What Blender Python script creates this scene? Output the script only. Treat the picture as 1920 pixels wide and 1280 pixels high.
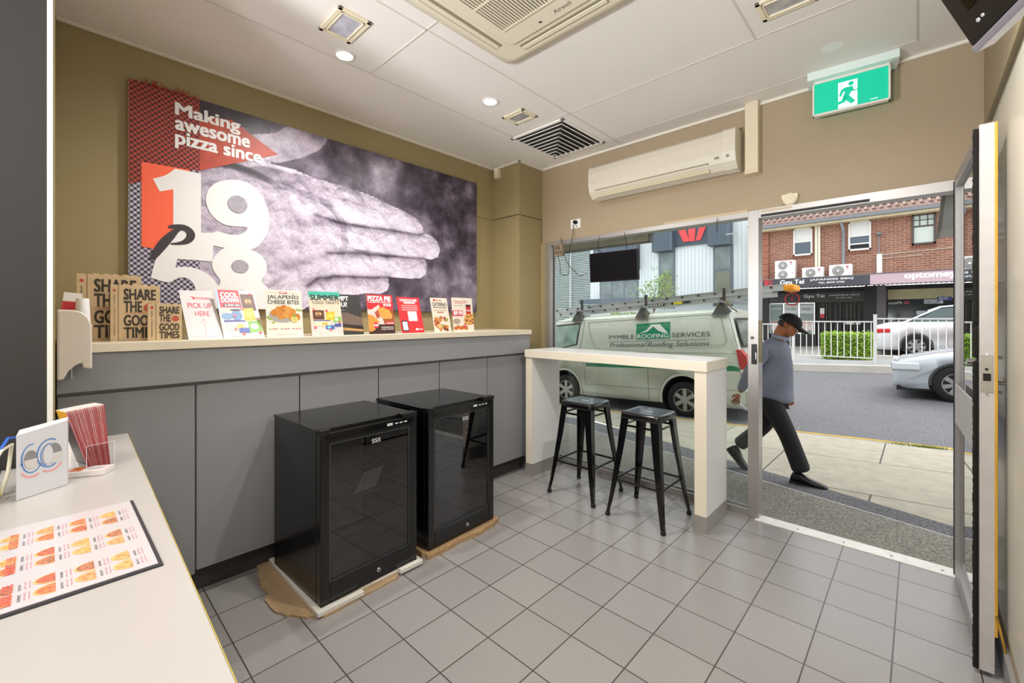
import bpy, math, random
from mathutils import Vector, Matrix
R = math.radians
SC = bpy.context.scene
for _o in list(bpy.data.objects):
    bpy.data.objects.remove(_o)

# ---------------------------------------------------------------- camera, world, light, exposure
cam_d = bpy.data.cameras.new('camera'); cam = bpy.data.objects.new('camera', cam_d)
SC.collection.objects.link(cam); SC.camera = cam
cam_d.sensor_width = 36; cam_d.lens = 36 * 808 / 1920; cam_d.shift_y = -44.5 / 1920
cam_d.clip_start = 0.02; cam_d.clip_end = 300
cam.location = (0, 0, 1.45); cam.rotation_euler = (R(90), 0, 0.7562)

SC.view_settings.view_transform = 'Standard'; SC.view_settings.look = 'None'
SC.view_settings.gamma = 1; SC.view_settings.use_curve_mapping = False
SC.view_settings.exposure = 0.45

W = bpy.data.worlds.new('overcast_sky'); SC.world = W; W.use_nodes = True
_n = W.node_tree.nodes; _b = _n['Background']
_tc = _n.new('ShaderNodeTexCoord'); _sp = _n.new('ShaderNodeSeparateXYZ'); _rp = _n.new('ShaderNodeValToRGB')
W.node_tree.links.new(_tc.outputs['Generated'], _sp.inputs[0]); W.node_tree.links.new(_sp.outputs['Z'], _rp.inputs[0])
W.node_tree.links.new(_rp.outputs[0], _b.inputs[0])
_rp.color_ramp.elements[0].color = (0.80, 0.84, 0.88, 1); _rp.color_ramp.elements[1].color = (0.97, 0.985, 1.0, 1)
_b.inputs[1].default_value = 1.7

def lamp(name, kind, loc, energy, color=(1, 1, 1), size=0.2, size_y=None, rot=(0, 0, 0), spot=None):
    d = bpy.data.lights.new(name, kind); d.energy = energy; d.color = color
    if kind == 'AREA':
        d.size = size
        if size_y: d.shape = 'RECTANGLE'; d.size_y = size_y
    elif kind == 'SUN': d.angle = size
    else: d.shadow_soft_size = size
    if spot: d.spot_size = spot; d.spot_blend = 0.9
    o = bpy.data.objects.new(name, d); o.location = loc; o.rotation_euler = rot
    SC.collection.objects.link(o); return o

lamp('daylight_sun', 'SUN', (0, 8, 12), 0.7, (1, 0.97, 0.92), R(25), rot=(R(-30), R(28), 0))
WARM = (1.0, 0.97, 0.935)
# added fill lights over the unseen serving side (their made-up fittings are built below)
FILL_PANELS = [(-1.0, -1.1), (-0.35, -1.9)]
for px_, py_ in FILL_PANELS:
    lamp('added_fill_panel', 'AREA', (px_, py_, 2.955), 16, WARM, 1.1, 0.55)
# two added spots out of view that brighten the shop ceiling; (position, aim, watts)
FILL_HEADS = [((-0.55, -2.3, 1.15), (-0.85, 1.1, 3.0), 270), ((-1.75, -1.9, 1.25), (-1.5, 1.5, 3.0), 300)]
for hp_, ha_, he_ in FILL_HEADS:
    q_ = (Vector(ha_)-Vector(hp_)).to_track_quat('-Z', 'Y').to_euler()
    lamp('added_fill_spot', 'SPOT', hp_, he_, (0.965, 0.975, 1.0), 0.22, rot=tuple(q_), spot=R(68))
DOWN = [(-2.465, 1.172), (-2.233, 2.139)]
DOWN_ADDED = [(-0.45, -0.55), (-0.35, 1.75)]  # unseen downlights added to brighten the floor and table
for x_, y_ in DOWN:
    lamp('downlight_bulb', 'SPOT', (x_, y_, 2.975), 58, WARM, 0.045, spot=R(165))
for x_, y_ in DOWN_ADDED:
    lamp('downlight_bulb', 'SPOT', (x_, y_, 2.975), 95 if y_ > 0 else 36, WARM, 0.045, spot=R(165))

# ---------------------------------------------------------------- helpers
def lin(h):
    h = h.lstrip('#'); o = []
    for i in (0, 2, 4):
        c = int(h[i:i+2], 16) / 255
        o.append(c / 12.92 if c <= 0.04045 else ((c + 0.055) / 1.055) ** 2.4)
    return (*o, 1)

_mc = {}
def mat(h, rough=0.6, metal=0.0, emit=0.0, var=0.0, vs=8.0, bump=0.0, bs=200.0, coat=0.0, spec=None, name=None):
    """flat procedural material; var = brightness variation by noise, bump = fine grain"""
    key = (h, rough, metal, emit, var, vs, bump, bs, coat, spec)
    if key in _mc: return _mc[key]
    m = bpy.data.materials.new(name or 'paint_' + h.strip('#')); m.use_nodes = True
    nt = m.node_tree; p = nt.nodes['Principled BSDF']; c = lin(h)
    p.inputs['Base Color'].default_value = c; p.inputs['Roughness'].default_value = rough
    p.inputs['Metallic'].default_value = metal
    if coat: p.inputs['Coat Weight'].default_value = coat; p.inputs['Coat Roughness'].default_value = 0.05
    if spec is not None: p.inputs['Specular IOR Level'].default_value = spec
    if emit: p.inputs['Emission Color'].default_value = c; p.inputs['Emission Strength'].default_value = emit
    if var or bump: tc = nt.nodes.new('ShaderNodeTexCoord')
    if var:
        nz = nt.nodes.new('ShaderNodeTexNoise'); nz.inputs['Scale'].default_value = vs; nz.inputs['Detail'].default_value = 5
        nt.links.new(tc.outputs['Object'], nz.inputs['Vector'])
        rp = nt.nodes.new('ShaderNodeValToRGB')
        rp.color_ramp.elements[0].position = 0.3; rp.color_ramp.elements[1].position = 0.7
        rp.color_ramp.elements[0].color = (*[max(0, k * (1 - var)) for k in c[:3]], 1)
        rp.color_ramp.elements[1].color = (*[min(1, k * (1 + var)) for k in c[:3]], 1)
        nt.links.new(nz.outputs['Fac'], rp.inputs[0]); nt.links.new(rp.outputs[0], p.inputs['Base Color'])
    if bump:
        n2 = nt.nodes.new('ShaderNodeTexNoise'); n2.inputs['Scale'].default_value = bs; n2.inputs['Detail'].default_value = 3
        nt.links.new(tc.outputs['Object'], n2.inputs['Vector'])
        b = nt.nodes.new('ShaderNodeBump'); b.inputs['Strength'].default_value = bump; b.inputs['Distance'].default_value = 0.004
        nt.links.new(n2.outputs['Fac'], b.inputs['Height']); nt.links.new(b.outputs[0], p.inputs['Normal'])
    _mc[key] = m; return m

def glass(name, tint=(0.93, 0.96, 0.95), ior=1.45, rough=0.0):
    m = bpy.data.materials.new(name); m.use_nodes = True; nt = m.node_tree; nt.nodes.clear()
    o = nt.nodes.new('ShaderNodeOutputMaterial'); mx = nt.nodes.new('ShaderNodeMixShader')
    t = nt.nodes.new('ShaderNodeBsdfTransparent'); t.inputs[0].default_value = (*tint, 1)
    g = nt.nodes.new('ShaderNodeBsdfGlossy'); g.inputs['Roughness'].default_value = rough
    f = nt.nodes.new('ShaderNodeFresnel'); f.inputs[0].default_value = ior
    nt.links.new(f.outputs[0], mx.inputs[0]); nt.links.new(t.outputs[0], mx.inputs[1]); nt.links.new(g.outputs[0], mx.inputs[2])
    nt.links.new(mx.outputs[0], o.inputs[0]); return m

class M:
    """collects faces and links them as ONE mesh object"""
    DT = Matrix.Identity(4)
    def __init__(s, m=None):
        s.v = []; s.f = []; s.mi = []; s.sm = []; s.mats = []; s.cur = 0; s.T = M.DT.copy()
        if m: s.use(m)
    def use(s, m):
        if m not in s.mats: s.mats.append(m)
        s.cur = s.mats.index(m); return s
    def add(s, vs, fs, smooth=False):
        n = len(s.v)
        s.v += [tuple(s.T @ Vector(p)) for p in vs]
        for f in fs: s.f.append([n + i for i in f]); s.mi.append(s.cur); s.sm.append(smooth)
        return s
    def box(s, x0, x1, y0, y1, z0, z1):
        return s.add([(x0,y0,z0),(x1,y0,z0),(x1,y1,z0),(x0,y1,z0),(x0,y0,z1),(x1,y0,z1),(x1,y1,z1),(x0,y1,z1)],
                     [(0,3,2,1),(4,5,6,7),(0,1,5,4),(1,2,6,5),(2,3,7,6),(3,0,4,7)])
    def cbox(s, c, d):
        return s.box(c[0]-d[0]/2, c[0]+d[0]/2, c[1]-d[1]/2, c[1]+d[1]/2, c[2]-d[2]/2, c[2]+d[2]/2)
    def poly(s, pts): return s.add(pts, [tuple(range(len(pts)))])
    def prism(s, pts, ax, a, b):
        """extrude a 2-D outline along axis ax (0: outline is (y,z), 1: (x,z), 2: (x,y)) from a to b"""
        def P(p, t): return (t, p[0], p[1]) if ax == 0 else (p[0], t, p[1]) if ax == 1 else (p[0], p[1], t)
        n = len(pts)
        return s.add([P(p, a) for p in pts] + [P(p, b) for p in pts],
                     [tuple(range(n))[::-1], tuple(range(n, 2*n))] + [(i, (i+1) % n, n+(i+1) % n, n+i) for i in range(n)])
    def loft(s, rings, cap=True, closed=True, smooth=True):
        k = len(rings[0]); vs = [p for r in rings for p in r]; fs = []
        for i in range(len(rings)-1):
            for j in range(k if closed else k-1):
                fs.append((i*k+j, i*k+(j+1) % k, (i+1)*k+(j+1) % k, (i+1)*k+j))
        n = len(s.v); s.add(vs, fs, smooth)
        if cap:
            for base in (0, (len(rings)-1)*k):
                s.f.append([n+base+j for j in range(k)]); s.mi.append(s.cur); s.sm.append(False)
        return s
    def cyl(s, p0, p1, r0, r1=None, n=16, cap=True, smooth=True):
        p0 = Vector(p0); p1 = Vector(p1); r1 = r0 if r1 is None else r1
        d = (p1 - p0).normalized(); a = d.orthogonal().normalized(); b = d.cross(a)
        ring = lambda c, r: [tuple(c + (a*math.cos(t)+b*math.sin(t))*r) for t in [2*math.pi*i/n for i in range(n)]]
        return s.loft([ring(p0, r0), ring(p1, r1)], cap, smooth=smooth)
    def tube(s, path, r, n=8):
        P = [Vector(p) for p in path]; rings = []; a = None
        for i, p in enumerate(P):
            d = ((P[i+1]-p) if i == 0 else (p-P[i-1]) if i == len(P)-1 else (P[i+1]-P[i-1])).normalized()
            if a is None: a = d.orthogonal().normalized()
            a = (a - d*a.dot(d)).normalized(); b = d.cross(a)
            rr = r[i] if isinstance(r, (list, tuple)) else r
            rings.append([tuple(p + (a*math.cos(t)+b*math.sin(t))*rr) for t in [2*math.pi*k/n for k in range(n)]])
        return s.loft(rings)
    def lathe(s, prof, c=(0,0,0), n=24, ax=2, cap=True):
        rings = []
        for r, z in prof:
            ring = []
            for i in range(n):
                t = 2*math.pi*i/n; u, w = r*math.cos(t), r*math.sin(t)
                p = (u, w, z) if ax == 2 else (u, z, w) if ax == 1 else (z, u, w)
                ring.append((p[0]+c[0], p[1]+c[1], p[2]+c[2]))
            rings.append(ring)
        return s.loft(rings, cap)
    def ball(s, c, r, n=12, k=8):
        r = (r, r, r) if not isinstance(r, tuple) else r
        return s.loft([[(c[0]+r[0]*math.sin(q)*math.cos(t), c[1]+r[1]*math.sin(q)*math.sin(t), c[2]+r[2]*math.cos(q))
                        for t in [2*math.pi*i/n for i in range(n)]] for q in [max(0.02, min(math.pi-0.02, math.pi*j/k)) for j in range(k+1)]])
    def disc(s, c, r, u=(1,0,0), v=(0,1,0), n=24, r2=None, a0=0, a1=360):
        c = Vector(c); u = Vector(u); v = Vector(v); r2 = r if r2 is None else r2
        full = abs(a1-a0) >= 360
        ts = [R(a0+(a1-a0)*i/(n if full else n-1)) for i in range(n)]
        return s.poly([tuple(c+u*math.cos(t)*r+v*math.sin(t)*r2) for t in ts])
    def ring(s, c, r, w, u=(1,0,0), v=(0,1,0), n=32, r2=None, a0=0, a1=360):
        c = Vector(c); u = Vector(u); v = Vector(v); r2 = r if r2 is None else r2; vs = []
        for i in range(n+1):
            t = R(a0+(a1-a0)*i/n)
            vs += [tuple(c+u*math.cos(t)*(r-w/2)+v*math.sin(t)*(r2-w/2)), tuple(c+u*math.cos(t)*(r+w/2)+v*math.sin(t)*(r2+w/2))]
        return s.add(vs, [(2*i, 2*i+1, 2*i+3, 2*i+2) for i in range(n)])
    def text(s, body, o, u, v, w=None, h=None, bold=0.0, shear=0.0, depth=0.0):
        """lettering laid in the plane o + u,v (unit vectors, w x h metres); o is its lower left corner"""
        vs, fs, (bw, bh) = glyphs(body, 0.0, shear)
        if not fs: return s
        if h is None: h = w*bh/bw
        if w is None: w = h*bw/bh
        o = Vector(o); u = Vector(u); v = Vector(v); nrm = u.cross(v).normalized()*depth
        k = bold*1.1; nz = u.cross(v).normalized()*0.00004
        for i, (dx, dy) in enumerate(((0, 0), (k, k*0.6), (-k, k*0.6), (k, -k*0.6), (-k, -k*0.6)) if bold > 0.004 else ((0, 0),)):
            s.add([tuple(o+u*((x+dx)/bw*w)+v*((y+dy)/bh*h)+nrm+nz*i) for x, y in vs], fs)
        return s
    def build(s, name, parent=None, bevel=0.0, label=None, seg=2, sub=0, loc=None, rot=None):
        me = bpy.data.meshes.new(name); me.from_pydata(s.v, [], s.f); me.update()
        for m in s.mats: me.materials.append(m)
        for p, i, q in zip(me.polygons, s.mi, s.sm): p.material_index = i; p.use_smooth = q
        o = bpy.data.objects.new(name, me); SC.collection.objects.link(o)
        if parent: o.parent = parent
        if loc: o.location = loc
        if rot: o.rotation_euler = rot
        if bevel:
            b = o.modifiers.new('bevel', 'BEVEL'); b.width = bevel; b.segments = seg; b.limit_method = 'ANGLE'; b.angle_limit = R(35)
        if sub: q = o.modifiers.new('sub', 'SUBSURF'); q.levels = sub; q.render_levels = sub
        if label: o['label'] = label
        return o

_gc = {}
def glyphs(body, bold, shear):
    k = (body, bold, shear)
    if k in _gc: return _gc[k]
    c = bpy.data.curves.new('t', 'FONT'); c.body = body; c.size = 1; c.offset = bold; c.shear = shear; c.resolution_u = 3
    o = bpy.data.objects.new('t', c); SC.collection.objects.link(o)
    bpy.context.view_layer.update()
    ev = o.evaluated_get(bpy.context.evaluated_depsgraph_get()); me = ev.to_mesh()
    vs = [(p.co.x, p.co.y) for p in me.vertices]; fs = [tuple(f.vertices) for f in me.polygons]
    ev.to_mesh_clear(); bpy.data.objects.remove(o); bpy.data.curves.remove(c)
    x0 = min([p[0] for p in vs] or [0]); y0 = min([p[1] for p in vs] or [0])
    x1 = max([p[0] for p in vs] or [1]); y1 = max([p[1] for p in vs] or [1])
    _gc[k] = ([(a-x0, b-y0) for a, b in vs], fs, (x1-x0, y1-y0)); return _gc[k]

def tag(o, label=None, cat=None, group=None, kind=None):
    if label: o['label'] = label
    if cat: o['category'] = cat
    if group: o['group'] = group
    if kind: o['kind'] = kind
    return o
def thing(name, label, cat, loc=(0, 0, 0), rz=0, group=None, rot=None):
    o = bpy.data.objects.new(name, None); SC.collection.objects.link(o); o.empty_display_size = 0.1
    o.location = loc; o.rotation_euler = rot or (0, 0, rz); return tag(o, label, cat, group)
def struct(o, label=None):
    o['kind'] = 'structure'
    if label: o['label'] = label
    return o
def dup(o, parent=None):
    c = o.copy(); SC.collection.objects.link(c)
    if parent: c.parent = parent
    for ch in list(o.children): dup(ch, c)
    return c
def cut(o, cutter):
    """subtract the closed mesh in builder `cutter` from object o, applied"""
    import bmesh
    c = cutter.build('cut', o.parent)
    for q in (o, c):
        b = bmesh.new(); b.from_mesh(q.data); bmesh.ops.remove_doubles(b, verts=b.verts, dist=1e-5); bmesh.ops.recalc_face_normals(b, faces=b.faces); b.to_mesh(q.data); b.free()
    md = o.modifiers.new('b', 'BOOLEAN'); md.object = c; md.operation = 'DIFFERENCE'; md.solver = 'EXACT'
    bpy.context.view_layer.update()
    me = bpy.data.meshes.new_from_object(o.evaluated_get(bpy.context.evaluated_depsgraph_get()))
    o.modifiers.clear(); o.data = me; bpy.data.objects.remove(c); return o

def nodes_mat(name):
    m = bpy.data.materials.new(name); m.use_nodes = True; return m, m.node_tree, m.node_tree.nodes['Principled BSDF']
def brick_mat(name, c1, c2, mortar, bw, bh, ms=0.004, ofs=0.5, axes='xy', org=(0, 0), rough=0.5, noise=0.15, bump=0.3, ns=60):
    m, nt, p = nodes_mat(name); N = nt.nodes; L = nt.links
    tc = N.new('ShaderNodeTexCoord'); sp = N.new('ShaderNodeSeparateXYZ'); cb = N.new('ShaderNodeCombineXYZ')
    L.new(tc.outputs['Object'], sp.inputs[0])
    for i, a in enumerate(axes):
        mt = N.new('ShaderNodeMath'); mt.operation = 'SUBTRACT'; mt.inputs[1].default_value = org[i]
        L.new(sp.outputs['xyz'.index(a)], mt.inputs[0]); L.new(mt.outputs[0], cb.inputs[i])
    b = N.new('ShaderNodeTexBrick'); b.offset = ofs; b.squash = 1
    L.new(cb.outputs[0], b.inputs['Vector']); b.inputs['Scale'].default_value = 1
    b.inputs['Brick Width'].default_value = bw; b.inputs['Row Height'].default_value = bh
    b.inputs['Mortar Size'].default_value = ms; b.inputs['Mortar Smooth'].default_value = 0.2
    b.inputs['Color1'].default_value = lin(c1); b.inputs['Color2'].default_value = lin(c2); b.inputs['Mortar'].default_value = lin(mortar)
    nz = N.new('ShaderNodeTexNoise'); nz.inputs['Scale'].default_value = ns; nz.inputs['Detail'].default_value = 6; nz.inputs['Roughness'].default_value = 0.7
    L.new(tc.outputs['Object'], nz.inputs['Vector'])
    mr = N.new('ShaderNodeMapRange'); mr.inputs['From Min'].default_value = 0.3; mr.inputs['From Max'].default_value = 0.7
    mr.inputs['To Min'].default_value = 1-noise; mr.inputs['To Max'].default_value = 1+noise
    L.new(nz.outputs['Fac'], mr.inputs['Value'])
    hs = N.new('ShaderNodeHueSaturation'); L.new(mr.outputs[0], hs.inputs['Value']); L.new(b.outputs['Color'], hs.inputs['Color'])
    L.new(hs.outputs[0], p.inputs['Base Color']); p.inputs['Roughness'].default_value = rough
    bp = N.new('ShaderNodeBump'); bp.invert = True; bp.inputs['Strength'].default_value = bump; bp.inputs['Distance'].default_value = 0.003
    L.new(b.outputs['Fac'], bp.inputs['Height']); L.new(bp.outputs[0], p.inputs['Normal'])
    return m
def speckle_mat(name, dark, light, scale=90, rough=0.85, lo=0.42, hi=0.6, patch=0.12):
    m, nt, p = nodes_mat(name); N = nt.nodes; L = nt.links
    tc = N.new('ShaderNodeTexCoord'); nz = N.new('ShaderNodeTexNoise'); nz.inputs['Scale'].default_value = scale
    nz.inputs['Detail'].default_value = 4; nz.inputs['Roughness'].default_value = 0.8; L.new(tc.outputs['Object'], nz.inputs['Vector'])
    rp = N.new('ShaderNodeValToRGB'); rp.color_ramp.elements[0].position = lo; rp.color_ramp.elements[1].position = hi
    rp.color_ramp.elements[0].color = lin(dark); rp.color_ramp.elements[1].color = lin(light); L.new(nz.outputs['Fac'], rp.inputs[0])
    n2 = N.new('ShaderNodeTexNoise'); n2.inputs['Scale'].default_value = 1.1; n2.inputs['Detail'].default_value = 5; L.new(tc.outputs['Object'], n2.inputs['Vector'])
    mr = N.new('ShaderNodeMapRange'); mr.inputs['From Min'].default_value = 0.3; mr.inputs['From Max'].default_value = 0.7
    mr.inputs['To Min'].default_value = 1-patch; mr.inputs['To Max'].default_value = 1+patch; L.new(n2.outputs['Fac'], mr.inputs['Value'])
    hs = N.new('ShaderNodeHueSaturation'); L.new(mr.outputs[0], hs.inputs['Value']); L.new(rp.outputs[0], hs.inputs['Color'])
    L.new(hs.outputs[0], p.inputs['Base Color']); p.inputs['Roughness'].default_value = rough
    return m

CLEAR = glass('clear_glass'); DARKGLASS = glass('tinted_fridge_glass', (0.50, 0.51, 0.53), 2.0)
ALU = mat('#b9b6b3', 0.38, 0.75, name='anodised_aluminium'); ALU2 = mat('#a5a3a1', 0.45, 0.6, name='worn_aluminium')
CHROME = mat('#cfcfd0', 0.18, 1.0, name='chrome'); BLACK = mat('#0c0c0d', 0.35, name='black_plastic')
WHITE = mat('#e9e7e3', 0.5, name='white_plastic'); CREAM = mat('#e6dcc0', 0.45, name='aged_cream_plastic')
# ================================================================ THE ROOM
H = 3.0; YF = 3.50; XL = -3.23; XR = 0.262
OLIVE = mat('#9f9068', 0.55, var=0.04, vs=2, bump=0.05, bs=120, name='olive_wall_paint')
TAUPE = mat('#a69479', 0.6, var=0.03, vs=1.5, bump=0.05, bs=120, name='taupe_wall_paint')
GREYP = mat('#2f2d2b', 0.6, bump=0.08, bs=150, name='dark_grey_paint')
CEIL = mat('#e9e5df', 0.75, var=0.015, vs=1.2, name='ceiling_white')
TILE = brick_mat('grey_floor_tiles', '#979391', '#908c8a', '#4a4641', 0.268, 0.268, 0.0032, 0.0, 'xy', (-0.885-0.134*0, 3.4916), 0.27, 0.08, 0.30, 260)
struct(M(TILE).box(XL-0.1, XR+0.1, -3.2, 3.56, -0.12, 0).build('floor'))
struct(M(CEIL).box(XL-0.1, XR+0.1, -3.2, YF+0.15, H, H+0.12).build('ceiling'))
wl = M(OLIVE).box(XL-0.1, XL, 0, YF+0.1, 0, H); wl.box(XL, XL+0.008, 2.885, 3.14, 2.47, H)
struct(wl.build('wall_left'))
# column in the corner: lower shaft and a slightly proud casing above
wc = M(OLIVE).box(XL, -2.872, 3.148, YF+0.1, 0, 2.467); wc.box(XL, -2.864, 3.14, YF+0.1, 2.475, H)
wc.use(mat('#6f6346', 0.6)).box(XL, -2.878, 3.154, YF+0.1, 2.467, 2.475); wc.use(OLIVE).box(-2.905, -2.868, 3.144, 3.19, 0, 2.467)
struct(wc.build('wall_column'))
struct(M(TAUPE).box(-2.864, XR+0.1, YF, YF+0.15, 2.225, H).build('wall_front'))
struct(M(OLIVE).box(-2.872, -2.80, YF-0.015, YF+0.12, 0, 2.225).build('wall_pier'))
wr = M(TAUPE).box(XR, XR+0.1, -3.2, YF+0.1, 0, H)
wr.use(mat('#d3cebf', 0.35, coat=0.2, var=0.03, vs=3, name='glossy_wall_sheet')).box(XR-0.004, XR, -3.2, YF, 0.18, 2.40)
struct(wr.build('wall_right'))
struct(M(mat('#85775b', 0.5)).box(XR-0.022, XR, -1.0, 3.10, 2.40, 2.435).build('trim_1'), 'olive picture rail on the right wall')
WB = M(OLIVE).box(XL-0.1, -2.103, -0.30, 0.0, 0, H); WB.use(GREYP).box(-2.104, -2.100, -0.30, -0.020, 0, H)
WB.use(WHITE).box(-2.106, -2.098, -0.0185, -0.005, 0.97, H)
struct(WB.build('wall_back'))
# serving side behind the camera (never seen, closes the shop)
KIT = mat('#c9c4bb', 0.6)
struct(M(KIT).box(XL-0.1, XR+0.1, -3.3, -3.2, 0, H).build('wall_rear'))
struct(M(KIT).box(XL-0.2, XL-0.1, -3.3, 0.0, 0, H).build('wall_side'))
# cornice bead and ceiling cover strips
cn = M(mat('#e6e0d2', 0.5)); cn.box(XL, XL+0.022, 0, 3.14, H-0.02, H); cn.box(XL, -2.842, 3.118, 3.14, H-0.02, H)
cn.box(-2.864, -2.842, 3.118, YF, H-0.02, H); cn.box(-2.842, XR, YF-0.022, YF, H-0.02, H)
struct(cn.build('trim_2', bevel=0.004), 'cream bead where ceiling meets walls')
st = M(mat('#d6d0c8', 0.6))
for a in [(-2.535, 0.2, -2.525, 2.70), (-1.93, 0.2, -1.92, 3.48), (-2.53, 1.365, -1.81, 1.375), (-2.53, 2.665, 0.25, 2.675),
          (-0.665, 0.2, -0.655, 2.67), (-1.92, 3.30, 0.0, 3.308), (-0.01, 2.67, 0.0, 3.30)]:
    st.box(a[0], a[2], a[1], a[3], H-0.0035, H)
struct(st.build('trim_3', bevel=0.001), 'thin cover strips between ceiling sheets')
# skirtings
SK = mat('#8f8d8b', 0.4)
struct(M(SK).box(XR-0.016, XR, -1.0, YF, 0, 0.12).build('baseboard_right', bevel=0.002))
struct(M(mat('#6b6865', 0.4)).box(-2.872, -2.862, 3.14, YF-0.015, 0, 0.10).build('baseboard_column', bevel=0.002))

# ---- shop window and door frame
WFR = M(ALU)
WFR.box(-2.80, -2.735, YF-0.03, YF+0.07, 0, 2.225)           # left stile
WFR.box(-0.905, -0.835, YF-0.035, YF+0.07, 0, 2.225)         # mullion
WFR.box(-2.735, -0.905, YF-0.025, YF+0.07, 2.185, 2.225)     # head
WFR.box(-2.735, -0.905, YF-0.02, YF+0.07, 0, 0.05)           # bottom rail
WFR.use(mat('#8d8b89', 0.4, 0.4)).box(-2.735, -0.905, YF+0.012, YF+0.05, 0.05, 0.062)
WFR.use(mat('#c3b08e', 0.5)).box(-1.55, -0.91, YF-0.012, YF, 2.226, 2.245)
WFR.use(mat('#3b3a38', 0.5)).box(-2.735, -2.728, YF+0.02, YF+0.035, 0.06, 2.18); WFR.box(-0.912, -0.905, YF+0.02, YF+0.035, 0.06, 2.18)
wf = struct(WFR.build('window_1', bevel=0.002))
M(CLEAR).box(-2.735, -0.905, YF+0.026, YF+0.030, 0.055, 2.19).build('glass_pane', wf)
# black latch keeper and bolt on the mullion
lk = M(BLACK).box(-0.880, -0.845, YF-0.042, YF-0.034, 1.115, 1.26); lk.use(CHROME).box(-0.853, -0.847, YF-0.046, YF-0.041, 1.15, 1.20)
lk.use(mat('#4b4a48', 0.3, 0.6)).cyl((-0.875, YF-0.045, 1.305), (-0.875, YF-0.035, 1.305), 0.011)
lk.build('latch_keeper', wf, label='black latch keeper')
M(mat('#6b6243', 0.4, 0.4)).box(-0.834, -0.818, YF-0.03, YF, 1.13, 1.43).build('strike_plate', wf, label='brass strike plate')
dh = M(ALU).box(-0.835, XR, YF-0.035, YF+0.07, 2.165, 2.225)
dh.use(mat('#1b1a19', 0.6)).box(-0.82, -0.22, YF-0.037, YF-0.030, 2.170, 2.188)
dh.use(mat('#c3b08e', 0.5)).box(-0.82, -0.63, YF-0.037, YF-0.034, 2.203, 2.216)
dh.use(mat('#f4f3ef', 0.5, var=0.06, vs=20)).box(-0.855, XR, YF-0.06, YF+0.05, -0.01, 0.006)   # threshold
dh.use(mat('#77736c', 0.5)); [dh.cyl((x, YF-0.02, 0.006), (x, YF-0.02, 0.008), 0.006) for x in (-0.6, -0.35, -0.12, 0.1)]
struct(dh.build('door_1', bevel=0.0015), 'aluminium door head and worn white threshold')

# ---- open glass door leaf (hinge near x .17, leading edge y 2.6), leaf frame runs along -y
dl = thing('glass_door', 'open aluminium glass door leaf with black brush seal and yellow edge, folded back by right wall', 'door', (0.165, 3.47, 0.02))
ang = math.atan2(-0.885, 0.035); M.DT = Matrix.Diagonal((1, -1, 1, 1))
dl.rotation_euler = (0, 0, ang)          # local +x runs from the hinge to the leading edge
LW = 0.886; TH = 0.040                    # local y: from -TH/2 .. TH/2 ; -y side faces the room's right wall after turning
f = M(ALU2)
f.box(0, 0.055, -0.02, 0.02, 0, 2.205); f.box(LW-0.05, LW-0.004, -0.02, 0.02, 0, 2.215)
f.box(0.055, LW-0.05, -0.02, 0.02, 2.15, 2.205); f.box(0.055, LW-0.05, -0.02, 0.02, 0, 0.085)
f.box(0.055, LW-0.05, -0.02, 0.02, 0.93, 1.03)
f.build('frame', dl, bevel=0.002)
M(CLEAR).box(0.055, LW-0.05, -0.003, 0.003, 0.085, 0.93).build('glass_pane', dl)
M(CLEAR).box(0.055, LW-0.05, -0.003, 0.003, 1.03, 2.15).build('glass_pane', dl)
M(mat('#c9c5c2', 0.5, var=0.05, vs=15)).box(LW-0.004, LW+0.002, -0.022, 0.020, 0, 2.215).build('edge_plate', dl, label='scuffed pale edge plate')
br = M(mat('#16130f', 0.95))
random.seed(3)
prof = [(LW-0.012, 0.022), (LW+0.004, 0.022), (LW+0.006, 0.034), (LW-0.004, 0.038), (LW-0.014, 0.034)]
rings = []
for i in range(260):
    z = 0.0 + 2.20*i/259; w = random.uniform(0.95, 1.12) * (0.35 if abs(z-1.40) < 0.008 or abs(z-1.26) < 0.008 else 1)
    rings.append([(LW-0.004+(a-LW+0.004)*w, 0.022+(b-0.022)*w, z) for a, b in prof])
br.loft(rings).build('brush_seal', dl, label='black pile weather strip')
M(mat('#14120f', 0.8)).box(0.022, 0.030, 0.019, 0.024, 0, 2.19).build('rubber_gasket', dl)
M(mat('#d7a53a', 0.55, var=0.1, vs=10)).box(LW-0.005, LW+0.004, -0.031, -0.022, 0.15, 2.215).build('yellow_strip', dl, bevel=0.002, label='yellow edge strip')
yp = M(mat('#c79a35', 0.6)); yp.tube([(LW+0.003, -0.026, 0.24), (LW+0.008, -0.034, 0.20), (LW+0.002, -0.045, 0.14), (LW+0.006, -0.055, 0.07)], 0.004, 6)
yp.build('peeling_strip', dl, label='loose end of yellow strip')
lp = M(mat('#b9b4a8', 0.35, 0.6)).box(LW+0.002, LW+0.004, -0.018, 0.017, 1.13, 1.28)
lp.use(BLACK).box(LW+0.003, LW+0.005, -0.012, 0.010, 1.175, 1.205); lp.cyl((LW+0.003, 0, 1.222), (LW+0.006, 0, 1.222), 0.005)
lp.use(CHROME); [lp.cyl((LW+0.003, 0, z), (LW+0.006, 0, z), 0.004) for z in (1.145, 1.125, 1.283)]
lp.build('lock_faceplate', dl)
ha = M(mat('#bdbab6', 0.3, 0.8)).box(LW-0.075, LW-0.008, -0.032, -0.02, 1.10, 1.29)
ha.tube([(LW-0.04, -0.03, 1.165), (LW-0.04, -0.075, 1.165), (LW-0.06, -0.085, 1.165), (LW-0.14, -0.085, 1.165), (LW-0.155, -0.075, 1.165), (LW-0.155, -0.03, 1.165)], 0.008, 10)
[ha.cyl((LW-0.02, -0.03, z), (LW-0.02, -0.045, z), 0.006) for z in (1.13, 1.27)]
ha.build('lever_handle', dl, label='steel pull handle')
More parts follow.
